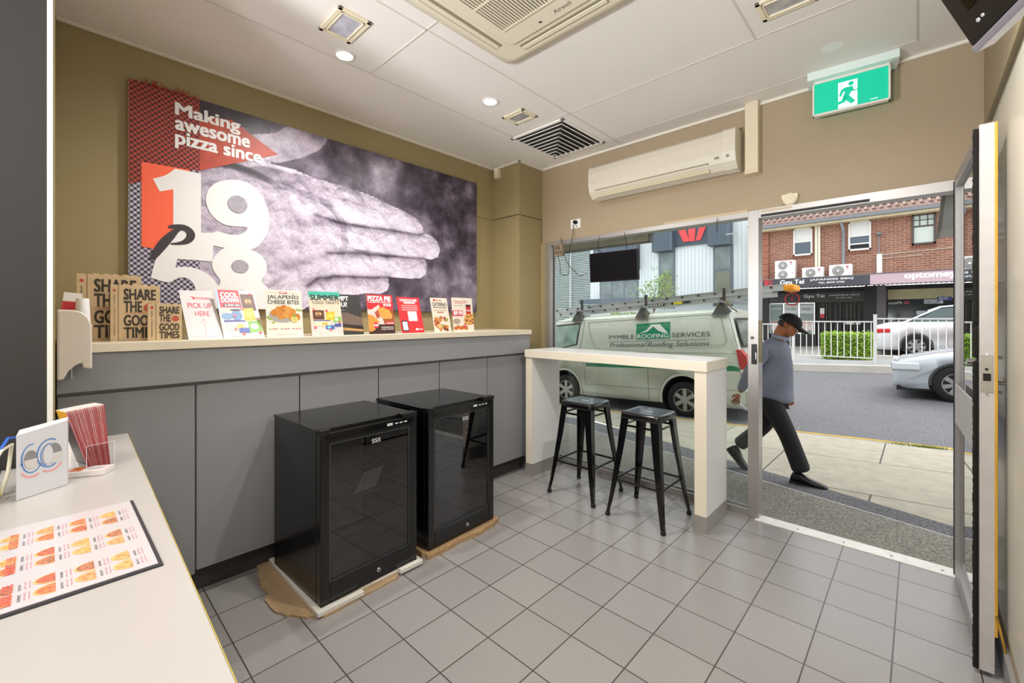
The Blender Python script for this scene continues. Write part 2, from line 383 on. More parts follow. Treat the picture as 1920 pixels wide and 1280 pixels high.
M(mat('#b7b3b2', 0.45)).box(0.12, LW-0.05, 0.02, 0.026, 0.865, 1.075).build('push_plate', dl, bevel=0.002, label='grey push plate')
M(CHROME).cyl((LW-0.06, 0.02, 1.245), (LW-0.06, 0.05, 1.245), 0.014).build('thumb_turn', dl)

M.DT = Matrix.Identity(4)
# ================================================================ COUNTER ALONG THE POSTER WALL
cb = thing('wall_cabinet', 'long grey panelled cabinet under the cream ledge below the wall poster', 'cabinet', (0, 0, 0))
GREY = mat('#949598', 0.34, bump=0.12, bs=90, name='grey_laminate')
y0c, y1c = 0.004, 3.125
M(GREY).box(XL+0.002, -2.762, y0c, y1c, 0.13, 1.285).build('carcass', cb)
M(GREY).box(-2.762, -2.715, y0c, y1c, 1.118, 1.29).build('fascia_board', cb, bevel=0.002)
seams = [0.004, 0.503, 1.022, 1.549, 2.074, 2.592, 3.125]
for i in range(6):
    pn = M(GREY).box(-2.762, -2.742, seams[i]+0.004, seams[i+1]-0.004, 0.135 if i else 0.118, 1.100)
    pn.use(mat('#b79a62', 0.7)).box(-2.7615, -2.743, seams[i]+0.005, seams[i+1]-0.005, 0.133 if i else 0.116, 0.137 if i else 0.12)
    pn.build('door_panel', cb)
M(mat('#3d3b3c', 0.55, var=0.1, vs=6)).box(-2.84, -2.798, y0c, y1c, 0, 0.13).build('toe_kick', cb)
tag(M(mat('#e3d8c2', 0.4, coat=0.2)).box(XL+0.002, -2.700, y0c, 3.138, 1.292, 1.335).build('ledge_top', bevel=0.003),
    'long cream ledge running over the grey cabinet and carrying the flyers', 'ledge')

# ================================================================ WALL POSTER
LV = lambda n, a, b, sc, lo, hi, sp=0, **k: speckle_mat(n, a, b, sc, 0.45, lo, hi, **k)
def print_mat(name, dark, light, s1, s2, lo=0.35, hi=0.65, s2amt=0.5):
    m, nt, p = nodes_mat(name); N = nt.nodes; L = nt.links
    tc = N.new('ShaderNodeTexCoord'); a = N.new('ShaderNodeTexNoise'); a.inputs['Scale'].default_value = s1; a.inputs['Detail'].default_value = 6
    b = N.new('ShaderNodeTexNoise'); b.inputs['Scale'].default_value = s2; b.inputs['Detail'].default_value = 3; b.inputs['Roughness'].default_value = 0.8
    for n_ in (a, b): L.new(tc.outputs['Object'], n_.inputs['Vector'])
    mx = N.new('ShaderNodeMix'); mx.data_type = 'FLOAT'; mx.inputs[0].default_value = s2amt
    L.new(a.outputs['Fac'], mx.inputs[2]); L.new(b.outputs['Fac'], mx.inputs[3])
    rp = N.new('ShaderNodeValToRGB'); rp.color_ramp.elements[0].position = lo; rp.color_ramp.elements[1].position = hi
    rp.color_ramp.elements[0].color = lin(dark); rp.color_ramp.elements[1].color = lin(light)
    L.new(mx.outputs[0], rp.inputs[0]); L.new(rp.outputs[0], p.inputs['Base Color']); p.inputs['Roughness'].default_value = 0.42
    return m
def gingham_mat(name, dark, mid, light, per=0.030):
    m, nt, p = nodes_mat(name); N = nt.nodes; L = nt.links
    tc = N.new('ShaderNodeTexCoord'); sp = N.new('ShaderNodeSeparateXYZ'); L.new(tc.outputs['Object'], sp.inputs[0])
    outs = []
    for sg in (1, -1):
        k = N.new('ShaderNodeMath'); k.operation = 'MULTIPLY_ADD'; k.inputs[1].default_value = sg; L.new(sp.outputs['Z'], k.inputs[0]); L.new(sp.outputs['Y'], k.inputs[2])
        s_ = N.new('ShaderNodeMath'); s_.operation = 'MULTIPLY'; s_.inputs[1].default_value = 2*math.pi/per; L.new(k.outputs[0], s_.inputs[0])
        n_ = N.new('ShaderNodeMath'); n_.operation = 'SINE'; L.new(s_.outputs[0], n_.inputs[0]); outs.append(n_)
    ad = N.new('ShaderNodeMath'); ad.operation = 'ADD'; L.new(outs[0].outputs[0], ad.inputs[0]); L.new(outs[1].outputs[0], ad.inputs[1])
    mr = N.new('ShaderNodeMapRange'); mr.inputs['From Min'].default_value = -1.6; mr.inputs['From Max'].default_value = 1.6; L.new(ad.outputs[0], mr.inputs['Value'])
    rp = N.new('ShaderNodeValToRGB'); L.new(mr.outputs[0], rp.inputs[0]); e = rp.color_ramp.elements
    e[0].position = 0.15; e[0].color = lin(dark); e[1].position = 0.85; e[1].color = lin(light)
    q = e.new(0.5); q.color = lin(mid); L.new(rp.outputs[0], p.inputs['Base Color']); p.inputs['Roughness'].default_value = 0.42
    return m
po = thing('wall_poster', 'large poster of floury hand with 1958 in white digits, on the olive wall', 'poster', (0, 0, 0))
XP = -3.196
from mathutils import noise as mnoise
import numpy as np
def flour_mat():
    """printed photograph: tones stored per vertex, fine flour grain added by noise"""
    m, nt, p = nodes_mat('printed_photograph'); N = nt.nodes; L = nt.links
    at = N.new('ShaderNodeVertexColor'); at.layer_name = 'tone'; tc = N.new('ShaderNodeTexCoord')
    n1 = N.new('ShaderNodeTexNoise'); n1.inputs['Scale'].default_value = 95; n1.inputs['Detail'].default_value = 4; n1.inputs['Roughness'].default_value = 0.85
    L.new(tc.outputs['Object'], n1.inputs['Vector'])
    mr = N.new('ShaderNodeMapRange'); mr.inputs['From Min'].default_value = 0.38; mr.inputs['From Max'].default_value = 0.66; mr.inputs['To Min'].default_value = 0.82; mr.inputs['To Max'].default_value = 1.30
    L.new(n1.outputs['Fac'], mr.inputs['Value'])
    n2 = N.new('ShaderNodeTexNoise'); n2.inputs['Scale'].default_value = 60; n2.inputs['Detail'].default_value = 3; n2.inputs['Roughness'].default_value = 0.9
    L.new(tc.outputs['Object'], n2.inputs['Vector'])
    gt_ = N.new('ShaderNodeMapRange'); gt_.inputs['From Min'].default_value = 0.63; gt_.inputs['From Max'].default_value = 0.70; gt_.inputs['To Max'].default_value = 0.35; L.new(n2.outputs['Fac'], gt_.inputs['Value'])
    hs = N.new('ShaderNodeHueSaturation'); L.new(at.outputs['Color'], hs.inputs['Color']); L.new(mr.outputs[0], hs.inputs['Value'])
    mx = N.new('ShaderNodeMix'); mx.data_type = 'RGBA'; L.new(gt_.outputs[0], mx.inputs[0]); L.new(hs.outputs[0], mx.inputs[6]); mx.inputs[7].default_value = lin('#d6d0de')
    L.new(mx.outputs[2], p.inputs['Base Color']); p.inputs['Roughness'].default_value = 0.42; return m
HAND = [(0.0, 2.30), (0.613, 2.351), (1.046, 2.568), (0.959, 2.501), (1.033, 2.494), (1.164, 2.492), (1.288, 2.465), (1.42, 2.458), (1.593, 2.451), (1.762, 2.423), (1.907, 2.386), (2.041, 2.36), (2.161, 2.321), (2.234, 2.262), (2.245, 2.201), (2.331, 2.187), (2.398, 2.141), (2.425, 2.071), (2.398, 2.004), (2.331, 1.975), (2.245, 1.976), (2.277, 1.911), (2.266, 1.839), (2.203, 1.795), (2.06, 1.789), (1.888, 1.786), (1.901, 1.712), (1.879, 1.669), (1.815, 1.645), (1.693, 1.645), (1.45, 1.597), (1.232, 1.524), (1.15, 1.40), (0.0, 1.40)]
FIST = [(0.75, 2.60), (0.90, 2.66), (1.03, 2.71), (1.13, 2.80), (1.392, 2.80), (1.375, 2.737), (1.317, 2.669), (1.204, 2.588), (1.059, 2.515), (0.941, 2.49), (0.80, 2.50)]
def inside(P, Y, Z):
    r = np.zeros(Y.shape, bool)
    for i in range(len(P)):
        (x1, y1), (x2, y2) = P[i], P[i-1]
        c = ((y1 > Z) != (y2 > Z)); t = np.where(c, (x2-x1)*(Z-y1)/((y2-y1) or 1e-9)+x1, 1e9); r ^= c & (Y < t)
    return r
st_y = 0.0075; ny_ = int((2.873-0.606)/st_y)+1; nz_ = int((2.782-1.507)/st_y)+1
yy = np.linspace(0.606, 2.873, ny_); zz = np.linspace(1.507, 2.782, nz_); YY, ZZ = np.meshgrid(yy, zz, indexing='ij')
CAPS = [((0.2, 1.95, .46), (0.8, 2.02, .42)), ((0.8, 2.02, .42), (1.25, 2.06, .30)), ((1.0, 2.27, .20), (1.55, 2.32, .14)), ((1.55, 2.32, .135), (2.18, 2.245, .078)), ((1.0, 2.08, .17), (1.65, 2.09, .105)), ((1.65, 2.09, .105), (2.33, 2.08, .098)),
        ((1.05, 1.88, .16), (1.65, 1.885, .10)), ((1.65, 1.885, .10), (2.19, 1.875, .088)), ((1.15, 1.68, .12), (1.45, 1.69, .085)), ((1.45, 1.69, .085), (1.83, 1.715, .068))]
def hfield(Y, Z):
    h = np.full(Y.shape, 0.0); acc = np.zeros(Y.shape)
    for (a, b, r0), (c, d, r1) in CAPS:
        vx, vz = c-a, d-b; t = np.clip(((Y-a)*vx+(Z-b)*vz)/(vx*vx+vz*vz), 0, 1); r = r0+(r1-r0)*t
        q = r*r-(Y-a-vx*t)**2-(Z-b-vz*t)**2; acc += np.exp(26*np.minimum(np.sqrt(np.maximum(q, 0))*0.8, 0.12 + 0.10*np.sqrt(np.maximum(q, 0))))
    return np.log(acc)/26
nf = lambda s, o, dt: np.array([[mnoise.fractal(Vector((a*s+o, b*s, o)), 0.9, 2.0, dt) for b in zz] for a in yy])
N1 = nf(3.2, 3.1, 5); N2 = nf(11, 7.7, 4)
HF = hfield(YY, ZZ)+0.012*N2+0.004*np.abs(N1); gy_, gz_ = np.gradient(HF, yy, zz)
nrm_ = 1/np.sqrt(1+gy_**2+gz_**2); lam = (nrm_*0.86+gz_*nrm_*0.42+gy_*nrm_*0.10)
hand = np.clip(0.30+0.62*lam+0.07*N2, 0.25, 0.95)
for pl, cw, cd in (([(1.30, 2.20), (1.466, 2.173), (1.626, 2.168), (1.907, 2.178), (2.182, 2.175), (2.25, 2.20)], 0.010, 0.26), ([(1.39, 1.93), (1.626, 1.956), (1.87, 1.958), (2.245, 1.976)], 0.010, 0.26),
                   ([(1.246, 1.677), (1.317, 1.737), (1.497, 1.767), (1.693, 1.768), (1.907, 1.787)], 0.012, 0.28), ([(1.33, 2.36), (1.55, 2.35), (1.80, 2.32)], 0.006, 0.10), ([(1.2, 2.12), (1.45, 2.17)], 0.03, 0.12), ([(1.1, 1.80), (1.35, 1.90)], 0.03, 0.10)):
    dm = np.full(YY.shape, 9.0)
    for (a, b), (c, d) in zip(pl, pl[1:]):
        vx, vz = c-a, d-b; t = np.clip(((YY-a)*vx+(ZZ-b)*vz)/(vx*vx+vz*vz), 0, 1); dm = np.minimum(dm, np.hypot(YY-a-vx*t, ZZ-b-vz*t))
    hand = hand-cd*np.exp(-(dm/cw)**2)-0.4*cd*np.exp(-(dm/(cw*3.5))**2)
wr = np.exp(-((YY-0.75)/0.35)**2); hand = hand-0.10*wr+0.03*np.sin((YY*0.9+ZZ)*240)*wr
bgd = np.clip(0.285+0.34*np.maximum(N1+0.12, 0)+0.10*N2, 0.15, 0.85)
bgd += 0.30*np.exp(-(((YY-1.86)/0.13)**2+((ZZ-2.62)/0.22)**2))+0.22*np.exp(-(((YY-2.72)/0.22)**2+((ZZ-1.72)/0.30)**2))+0.12*np.exp(-(((YY-2.05)/0.3)**2+((ZZ-1.55)/0.12)**2))
bgd -= 0.10*np.exp(-(((YY-2.55)/0.25)**2+((ZZ-2.35)/0.2)**2))
fist = np.clip(0.66+0.12*N1+0.10*N2-0.25*np.maximum(0, (ZZ-2.70)*4), 0.3, 0.9)
ih, if_ = inside(HAND, YY, ZZ), inside(FIST, YY, ZZ)
tone = np.where(ih, hand, np.where(if_, fist, bgd))
for ty, tz, ry, rz2 in ((2.355, 2.07, .042, .05), (2.20, 1.87, .045, .048), (1.85, 1.712, .032, .032)):      # nails
    q = ((YY-ty)/ry)**2+((ZZ-tz)/rz2)**2; tone = np.where(q < 1, tone*0.75+0.22, tone)
dk = (YY < 1.0) & (ZZ > 2.70-0.05*(YY-0.6)) & ~if_; tone = np.where(dk, 0.24+0.06*N2, tone)
tone = np.clip(tone, 0.1, 0.93)
RGB = np.stack([tone**1.03*0.985, tone**1.10*0.95, tone*1.02], -1)**2.2
pb = M(mat('#3a333c', 0.6)).box(-3.222, XP, 0.280, 2.875, 1.505, 2.783)
pb.use(mat('#d9d4cb', 0.7)).box(-3.2225, XP-0.0005, 0.279, 0.2805, 1.505, 2.783)
pb.build('board', po)
ph = M(flour_mat()); ph.v = [(XP+0.0006, float(a), float(b)) for a in yy for b in zz]
for i in range(ny_-1):
    for j in range(nz_-1): k_ = i*nz_+j; ph.f.append((k_, k_+nz_, k_+nz_+1, k_+1))
ph.mi = [0]*len(ph.f); ph.sm = [False]*len(ph.f); pho = ph.build('printed_photo', po)
ca_ = pho.data.color_attributes.new('tone', 'FLOAT_COLOR', 'POINT'); ca_.data.foreach_set('color', np.concatenate([RGB.reshape(-1, 3), np.ones((ny_*nz_, 1))], 1).astype(np.float32).ravel())
def yz(m_, pts, k): m_.poly([(XP+0.0006*k, a, b) for a, b in pts])
def rounded(pts, it=2, keep=()):
    for _ in range(it):
        q = []; kp = []
        for i, a in enumerate(pts):
            b = pts[(i+1) % len(pts)]
            if a in keep: q.append(a)
            else: q.append((a[0]*0.75+b[0]*0.25, a[1]*0.75+b[1]*0.25))
            if b not in keep: q.append((a[0]*0.25+b[0]*0.75, a[1]*0.25+b[1]*0.75))
        pts = q
    return pts
def disc_yz(m_, y, z, ry, rz, k, n=28): m_.poly([(XP+0.0006*k, y+ry*math.cos(2*math.pi*i/n), z+rz*math.sin(2*math.pi*i/n)) for i in range(n)])
GING = gingham_mat('grey_gingham_print', '#2f2a35', '#857f92', '#c9c4d6')
REDG = gingham_mat('red_gingham_print', '#3b1414', '#8e2f2a', '#b84a38')
ART = M(GING); yz(ART, [(0.281, 1.506), (0.606, 1.506), (0.606, 2.782), (0.281, 2.782)], 1)
HANDM = mat('#aaa5b2', 0.45, var=0.15, vs=40)
ART.use(REDG); yz(ART, [(0.281, 2.782), (0.606, 2.782), (0.606, 2.349), (0.556, 2.34), (0.335, 2.331), (0.335, 2.218), (0.281, 2.194)], 3)
ART.use(mat('#b6452f', 0.45, var=0.12, vs=25)); yz(ART, [(0.606, 2.649), (0.691, 2.701), (0.775, 2.712), (1.048, 2.568), (0.606, 2.349)], 5)
ART.use(mat('#ff6a47', 0.45)); yz(ART, [(0.335, 2.331), (0.556, 2.34), (0.556, 1.822), (0.335, 1.853)], 5)
ART.build('artwork', po)
DG = M(mat('#f1eff0', 0.45))
yz(DG, rounded([(0.384, 2.247), (0.442, 2.277), (0.486, 2.33), (0.612, 2.33), (0.612, 1.971), (0.674, 1.977), (0.674, 1.8), (0.497, 1.798), (0.488, 1.746), (0.523, 1.756), (0.579, 1.754), (0.637, 1.729), (0.682, 1.688), (0.712, 1.624), (0.722, 1.507), (0.588, 1.507), (0.586, 1.63), (0.565, 1.675), (0.527, 1.695), (0.486, 1.678), (0.455, 1.651), (0.375, 1.679), (0.392, 1.774), (0.424, 1.861), (0.477, 1.924), (0.477, 2.206), (0.415, 2.18)], 2, ((0.384, 2.247), (0.486, 2.33), (0.612, 2.33), (0.612, 1.971), (0.674, 1.977), (0.674, 1.8), (0.497, 1.798), (0.488, 1.746), (0.722, 1.507), (0.588, 1.507), (0.375, 1.679), (0.477, 2.206), (0.415, 2.18), (0.477, 1.924))), 7)
yz(DG, rounded([(0.635, 2.182), (0.647, 2.243), (0.687, 2.294), (0.748, 2.326), (0.823, 2.343), (0.9, 2.323), (0.957, 2.259), (0.993, 2.162), (0.993, 2.046), (0.957, 1.963), (0.912, 1.913), (0.878, 1.896), (0.834, 1.885), (0.748, 1.89), (0.674, 1.90), (0.674, 1.977), (0.692, 1.995), (0.748, 1.979), (0.812, 1.982), (0.856, 2.013), (0.867, 2.046), (0.801, 2.036), (0.727, 2.036), (0.667, 2.081), (0.642, 2.136)], 2, ((0.674, 1.977), (0.674, 1.90))), 7)
yz(DG, rounded([(0.672, 1.807), (0.687, 1.844), (0.738, 1.90), (0.812, 1.905), (0.889, 1.900), (0.957, 1.86), (0.981, 1.798), (0.975, 1.746), (0.934, 1.692), (0.993, 1.65), (1.005, 1.553), (1.005, 1.507), (0.657, 1.507), (0.667, 1.556), (0.682, 1.616), (0.722, 1.679), (0.677, 1.736), (0.667, 1.783)], 2, ((1.005, 1.507), (0.657, 1.507))), 7.5)
for tx, y, z, w, h in (('Making', 0.489, 2.630, 0.33, 0.094), ('awesome', 0.489, 2.565, 0.385, 0.055), ('pizza since', 0.489, 2.455, 0.455, 0.10)):
    DG.text(tx, (XP+0.0045, y, z), (0, 1, 0), (0, 0, 1), w, h, bold=0.03)
DG.build('lettering', po, label='white digits and lettering')
for a_ in ((0.807, 2.181, 0.055, 0.056), (0.821, 1.782, 0.048, 0.042), (0.83, 1.575, 0.05, 0.055)): hc = M(HANDM); disc_yz(hc, *a_, 13.5); hc.build('digit_counter', po)
HO = M(mat('#3c353a', 0.5))
yz(HO, rounded([(0.45, 1.982), (0.468, 1.998), (0.532, 2.009), (0.574, 1.983), (0.586, 1.944), (0.569, 1.907), (0.532, 1.885), (0.464, 1.877), (0.462, 1.888), (0.513, 1.9), (0.543, 1.938), (0.537, 1.966), (0.509, 1.971), (0.486, 1.925), (0.442, 1.852), (0.398, 1.786), (0.373, 1.78), (0.37, 1.8), (0.407, 1.892), (0.459, 1.955), (0.486, 1.976), (0.459, 1.972)], 2), 10)
HO.build('brush_mark', po, label='dark brush stroke letter over the digits')
random.seed(5)
tn = M(mat('#a3262c', 0.4))
for cy, n_ in ((0.40, 26), (0.50, 22), (0.36, 8), (0.54, 8), (0.62, 3)):
    for i in range(n_):
        y = cy+random.gauss(0, 0.02); a = random.uniform(-1.2, 1.2); l = random.uniform(0.01, 0.045)
        tn.box(0, 0, 0, 0, 0, 0) if False else tn.tube([(XP+0.004, y, 2.775), (XP+0.012, y+math.sin(a)*l*0.5, 2.778+math.cos(a)*l*0.5), (XP+0.01, y+math.sin(a)*l, 2.778+math.cos(a)*l-0.004)], 0.0012, 3)
tag(tn.build('tinsel_scrap'), 'scraps of red tinsel caught on the top edge of the poster', 'tinsel', kind='stuff')

# ================================================================ COUNTER FOREGROUND
fc = thing('service_counter', 'white topped service counter in the left foreground holding the menu', 'counter', (0, 0, 0))
CT = M(mat('#b5b1ad', 0.32, coat=0.15)); CT.prism([(-2.395, 0.004), (-2.095, 0.004), (-2.095, -0.62), (-0.30, -0.62), (-0.30, 0.155), (-2.395, 0.207)], 2, 0.935, 0.97)
CT.build('worktop', fc, bevel=0.002)
M(mat('#c8b13c', 0.5)).prism([(-2.396, 0.2075), (-0.299, 0.1555), (-0.299, 0.1565), (-2.396, 0.2085)], 2, 0.9355, 0.968).build('edge_band', fc, label='thin yellow worn edge line')
M(mat('#6f7073', 0.5)).box(-2.33, -0.36, -0.55 if False else 0.06, 0.12, 0, 0.935).build('front_panel', fc)
M(mat('#6f7073', 0.5)).box(-0.40, -0.36, -0.58, 0.06, 0, 0.935).build('end_panel', fc)

# laminated menu
mn = thing('laminated_menu', 'laminated menu sheet with rows of half pizzas lying on the white counter', 'menu', (-1.276, 0.139, 0.9705), R(0.6))
M(mat('#35323a', 0.4)).box(-0.218, 0.212, -0.30, 0.003, 0, 0.0035).build('backing', mn, bevel=0.001, label='dark backing board')
sh = M(mat('#cbc5c8', 0.28, coat=0.4)); sh.box(-0.214, 0.204, -0.297, -0.004, 0.0035, 0.0045); sh.build('sheet', mn)
pr = M(); random.seed(11)
U = (-1, 0, 0); V = (0, -1, 0)   # reads from the customer side
PZ = [mat(h, 0.5, var=0.45, vs=160) for h in ('#cf7a55', '#d99a6a', '#c06a52', '#cfa468', '#b0745a')]; PE = mat('#e6b878', 0.5)  # pizza colours lightened to carry the glare of the plastic
for sec in range(3):
    for row in range(6):
        for k in range(2):
            cx_ = 0.165-sec*0.132-k*0.044; cy_ = -0.028-row*0.051
            if sec == 2 and k == 1: pass
            z = 0.0049
            hp2 = lambda r_, n_=14: [(cx_+r_*math.cos(R(180+180*i/n_)), cy_-0.010+r_*1.35*math.sin(R(180+180*i/n_)), z+(0.0 if r_ > 0.0195 else 0.0002)) for i in range(n_+1)]
            pr.use(PE).poly(hp2(0.0205)); pr.use(random.choice(PZ)).poly(hp2(0.0180))
            pr.use(mat('#4a4348', 0.5)).text(random.choice(['SUPREME', 'HAWAIIAN', 'PEPPERONI', 'BBQ MEAT']), (cx_+0.016, cy_+0.0, z), U, V, 0.026, 0.004)
            pr.use(mat('#d0707c', 0.5)).text('$9.95  $12.95', (cx_+0.016, cy_+0.006, z), U, V, 0.030, 0.003); pr.text('tomato, cheese', (cx_+0.016, cy_+0.011, z), U, V, 0.030, 0.003)
for sec, row, tx in ((0, 4.6, 'LOADED 2 LOVE'), (1, 4.6, 'FAVOURITES 2 LOVE'), (2, 4.6, 'LEGENDS 2 LOVE')):
    pr.use(mat('#d4505c', 0.5)).text(tx, (0.185-sec*0.132, -0.192, 0.0052), U, V, 0.085, 0.012, bold=0.01)
pr.build('print', mn, label='pizza pictures and prices')

# white die-cut card box with printed circular arrows
tb = thing('card_box', 'white card box printed with blue circular arrows, standing on the counter by the cables', 'box', (-1.715, -0.070, 0.9705), 0)
BW = mat('#d9d9de', 0.4, var=0.02, vs=10)
A = Vector((0, 0, 0)); B = Vector((-0.065, 0.094, 0)); ux = (B-A).normalized(); nx = Vector((ux.y, -ux.x, 0))
bxm = M(BW)
back = -nx*0.045+ux*0.035
bxm.add([A, B, B+back, A+back, A+Vector((0, 0, 0.172)), B+Vector((0, 0, 0.186)), B+back*1.0+Vector((0, 0, 0.186)), A+back+Vector((0, 0, 0.176))],
        [(0,3,2,1), (4,5,6,7), (0,1,5,4), (1,2,6,5), (2,3,7,6), (3,0,4,7)])
bxm.build('carton', tb, bevel=0.0015)
ar = M(mat('#3f7fd0', 0.4)); up = Vector((0, 0, 1))
def onb(s_, z_, k=1): return A+ux*s_+up*z_+nx*(0.0008*k)
ar.ring(onb(0.072, 0.105), 0.028, 0.0028, ux, up, r2=0.038, a0=60, a1=300); ar.ring(onb(0.072, 0.10), 0.020, 0.0022, ux, up, r2=0.030, a0=80, a1=250); ar.ring(onb(0.033, 0.102), 0.022, 0.0025, ux, up, r2=0.038, a0=80, a1=330)
ar.poly([onb(0.058, 0.112), onb(0.064, 0.112), onb(0.061, 0.119)]); ar.poly([onb(0.008, 0.09), onb(0.014, 0.09), onb(0.011, 0.098)])
ar.use(mat('#f0a0a4', 0.5)).ring(onb(0.074, 0.098), 0.034, 0.004, ux, up, r2=0.044, a0=240, a1=320); ar.ring(onb(0.034, 0.094), 0.028, 0.004, ux, up, r2=0.042, a0=215, a1=300)
ar.use(mat('#8d8c8d', 0.5)).disc(onb(0.082, 0.102, 1.5), 0.018, ux, up, r2=0.027); ar.disc(onb(0.030, 0.100, 1.5), 0.014, ux, up, r2=0.024)
ar.use(mat('#d6d2cd', 0.5)).disc(onb(0.082, 0.102, 2), 0.018, ux, up, r2=0.027, a0=180, a1=360); ar.disc(onb(0.030, 0.100, 2), 0.014, ux, up, r2=0.024, a0=180, a1=360)
ar.use(BW).disc(onb(0.068, 0.102, 2.5), 0.011, ux, up, r2=0.026)
ar.build('print', tb, label='blue arrow rings')

# leaflet holder and red edged leaflets fanned in it
lh = thing('leaflet_holder', 'clear acrylic holder carrying the red edged takeaway leaflets', 'leaflet holder', (-1.905, 0.092, 0.9705), R(17))
AC = glass('clear_acrylic', (0.95, 0.955, 0.97), 1.3)
hm = M(AC); pq_ = lambda x0, y0, x1, y1, z1: hm.poly([(x0, y0, 0), (x1, y1, 0), (x1, y1, z1), (x0, y0, z1)])
pq_(-0.054, -0.034, -0.054, 0.034, 0.13); pq_(0.024, -0.034, 0.024, 0.034, 0.082); pq_(-0.054, -0.034, 0.024, -0.034, 0.082); pq_(-0.054, 0.034, 0.024, 0.034, 0.082)
hm.use(mat('#e9ecf0', 0.2)); [hm.box(0.0232, 0.0245, y-0.0006, y+0.0006, 0, 0.082) for y in (-0.034, 0.034)]; hm.box(0.0232, 0.0245, -0.034, 0.034, 0.081, 0.082)
hm.build('tray', lh)
random.seed(2)
RE = [mat(h, 0.5) for h in ('#cf4a52', '#c23c46', '#d9646a', '#e2868a')]; PW = mat('#ece6e2', 0.6)
NL = 18
for i in range(NL):
    yy = -0.040+0.080*i/(NL-1); t_ = (i/(NL-1)-0.5); 
    l = M(PW).box(-0.048, 0.0175, -0.0010, 0.0010, 0.004, 0.20); l.use(RE[i % 4 if i % 5 else 3]).box(0.0175, 0.0187, -0.0010, 0.0010, 0.004, 0.20)
    if i == 0: l.use(mat('#57504e', 0.3)).box(-0.048, 0.0175, -0.0016, -0.0010, 0.02, 0.17); l.use(mat('#e0a62c', 0.4)).box(-0.048, 0.0175, -0.0018, -0.0010, 0.17, 0.20)
    o = l.build('takeaway_leaflet', loc=(-1.905-yy*0.20, 0.092+yy*0.60, 0.974), rot=(R(10-t_*11), 0, R(17)))
    tag(o, 'dark backed folded leaflet with yellow top, front of the holder' if i == 0 else 'folded leaflet with red edge packed in the clear holder', 'leaflet', 'leaflets in the clear holder')
cp = M(mat('#e8e2de', 0.35)).cyl((-1.985, 0.035, 0.9705), (-1.985, 0.035, 1.06), 0.022, 0.026)
tag(cp.build('paper_roll'), 'short white paper roll standing behind the card box', 'paper roll')
cd = thing('card_pack', 'flat pack of coupon cards lying beside the clear leaflet holder', 'cards', (-1.855, 0.072, 0.9705), R(62))
M(mat('#e3dcd8', 0.35, coat=0.3)).box(-0.05, 0.05, -0.028, 0.028, 0, 0.016).build('pack', cd, bevel=0.001)
ca = M(mat('#c8683c', 0.4)).poly([(-0.045, -0.02, 0.0165), (-0.012, -0.02, 0.0165), (-0.012, 0.02, 0.0165), (-0.045, 0.02, 0.0165)])
ca.use(mat('#7a8fd0', 0.4)).text('PIZZA', (-0.005, -0.006, 0.0166), (1, 0, 0), (0, 1, 0), 0.04, 0.011); ca.build('print', cd)
# cables and a terminal tray at the frame edge
for h, nm, lb, pts, r_ in (('#2a5fc0', 'network_cable', 'blue network cable looping behind the card box', [(-1.70, -0.14, 0.98), (-1.76, -0.12, 1.06), (-1.84, -0.09, 1.115), (-1.92, -0.075, 1.10), (-1.96, -0.06, 1.02), (-1.98, -0.05, 0.975)], 0.004),
        ('#e5e0c8', 'power_cable', 'cream cable looping behind the card box', [(-1.62, -0.17, 0.975), (-1.72, -0.125, 1.04), (-1.80, -0.10, 1.09), (-1.88, -0.085, 1.09), (-1.85, -0.09, 1.02), (-1.78, -0.10, 0.975)], 0.0045),
        ('#e2c32e', 'patch_cable', 'short yellow cable lying on the counter by the frame edge', [(-1.60, -0.16, 0.978), (-1.70, -0.115, 0.985), (-1.80, -0.10, 0.98), (-1.88, -0.12, 0.975)], 0.004),
        ('#141416', 'adapter_cable', 'black cable coiled on the counter by the frame edge', [(-1.52, -0.17, 0.976), (-1.62, -0.13, 0.99), (-1.70, -0.105, 1.03), (-1.76, -0.10, 1.06), (-1.80, -0.11, 1.0), (-1.70, -0.12, 0.978), (-1.60, -0.12, 0.976)], 0.0045)):
    tag(M(mat(h, 0.45)).tube(pts, r_, 8).build(nm), lb, 'cable')
tag(M(mat('#d8d5d2', 0.5)).box(-1.66, -1.48, -0.22, -0.120, 0.9705, 0.985).build('paper_pad', bevel=0.002), 'grey white pad lying under the cables', 'pad')

# towel dispenser on the end wall
td = thing('towel_dispenser', 'off-white paper towel dispenser on the wall above the end of the ledge', 'towel dispenser', (0, 0, 0))
tp = [(0.004, 1.482), (0.05, 1.481), (0.072, 1.474), (0.090, 1.455), (0.100, 1.430), (0.103, 1.405), (0.104, 1.241), (0.077, 1.247), (0.074, 1.268), (0.055, 1.258), (0.036, 1.237), (0.022, 1.205), (0.004, 1.205)]
M(mat('#e6dcd2', 0.4, coat=0.2)).prism(tp, 0, -2.69, -2.45).build('housing', td, bevel=0.006, seg=3)
M(mat('#cfc4ba', 0.5)).prism([(0.006, 1.47), (0.012, 1.47), (0.012, 1.22), (0.006, 1.22)], 0, -2.452, -2.447).build('side_seam', td)
M(mat('#f3f1ee', 0.9)).box(-2.66, -2.48, 0.045, 0.047, 1.205, 1.27).build('paper_towel', td)

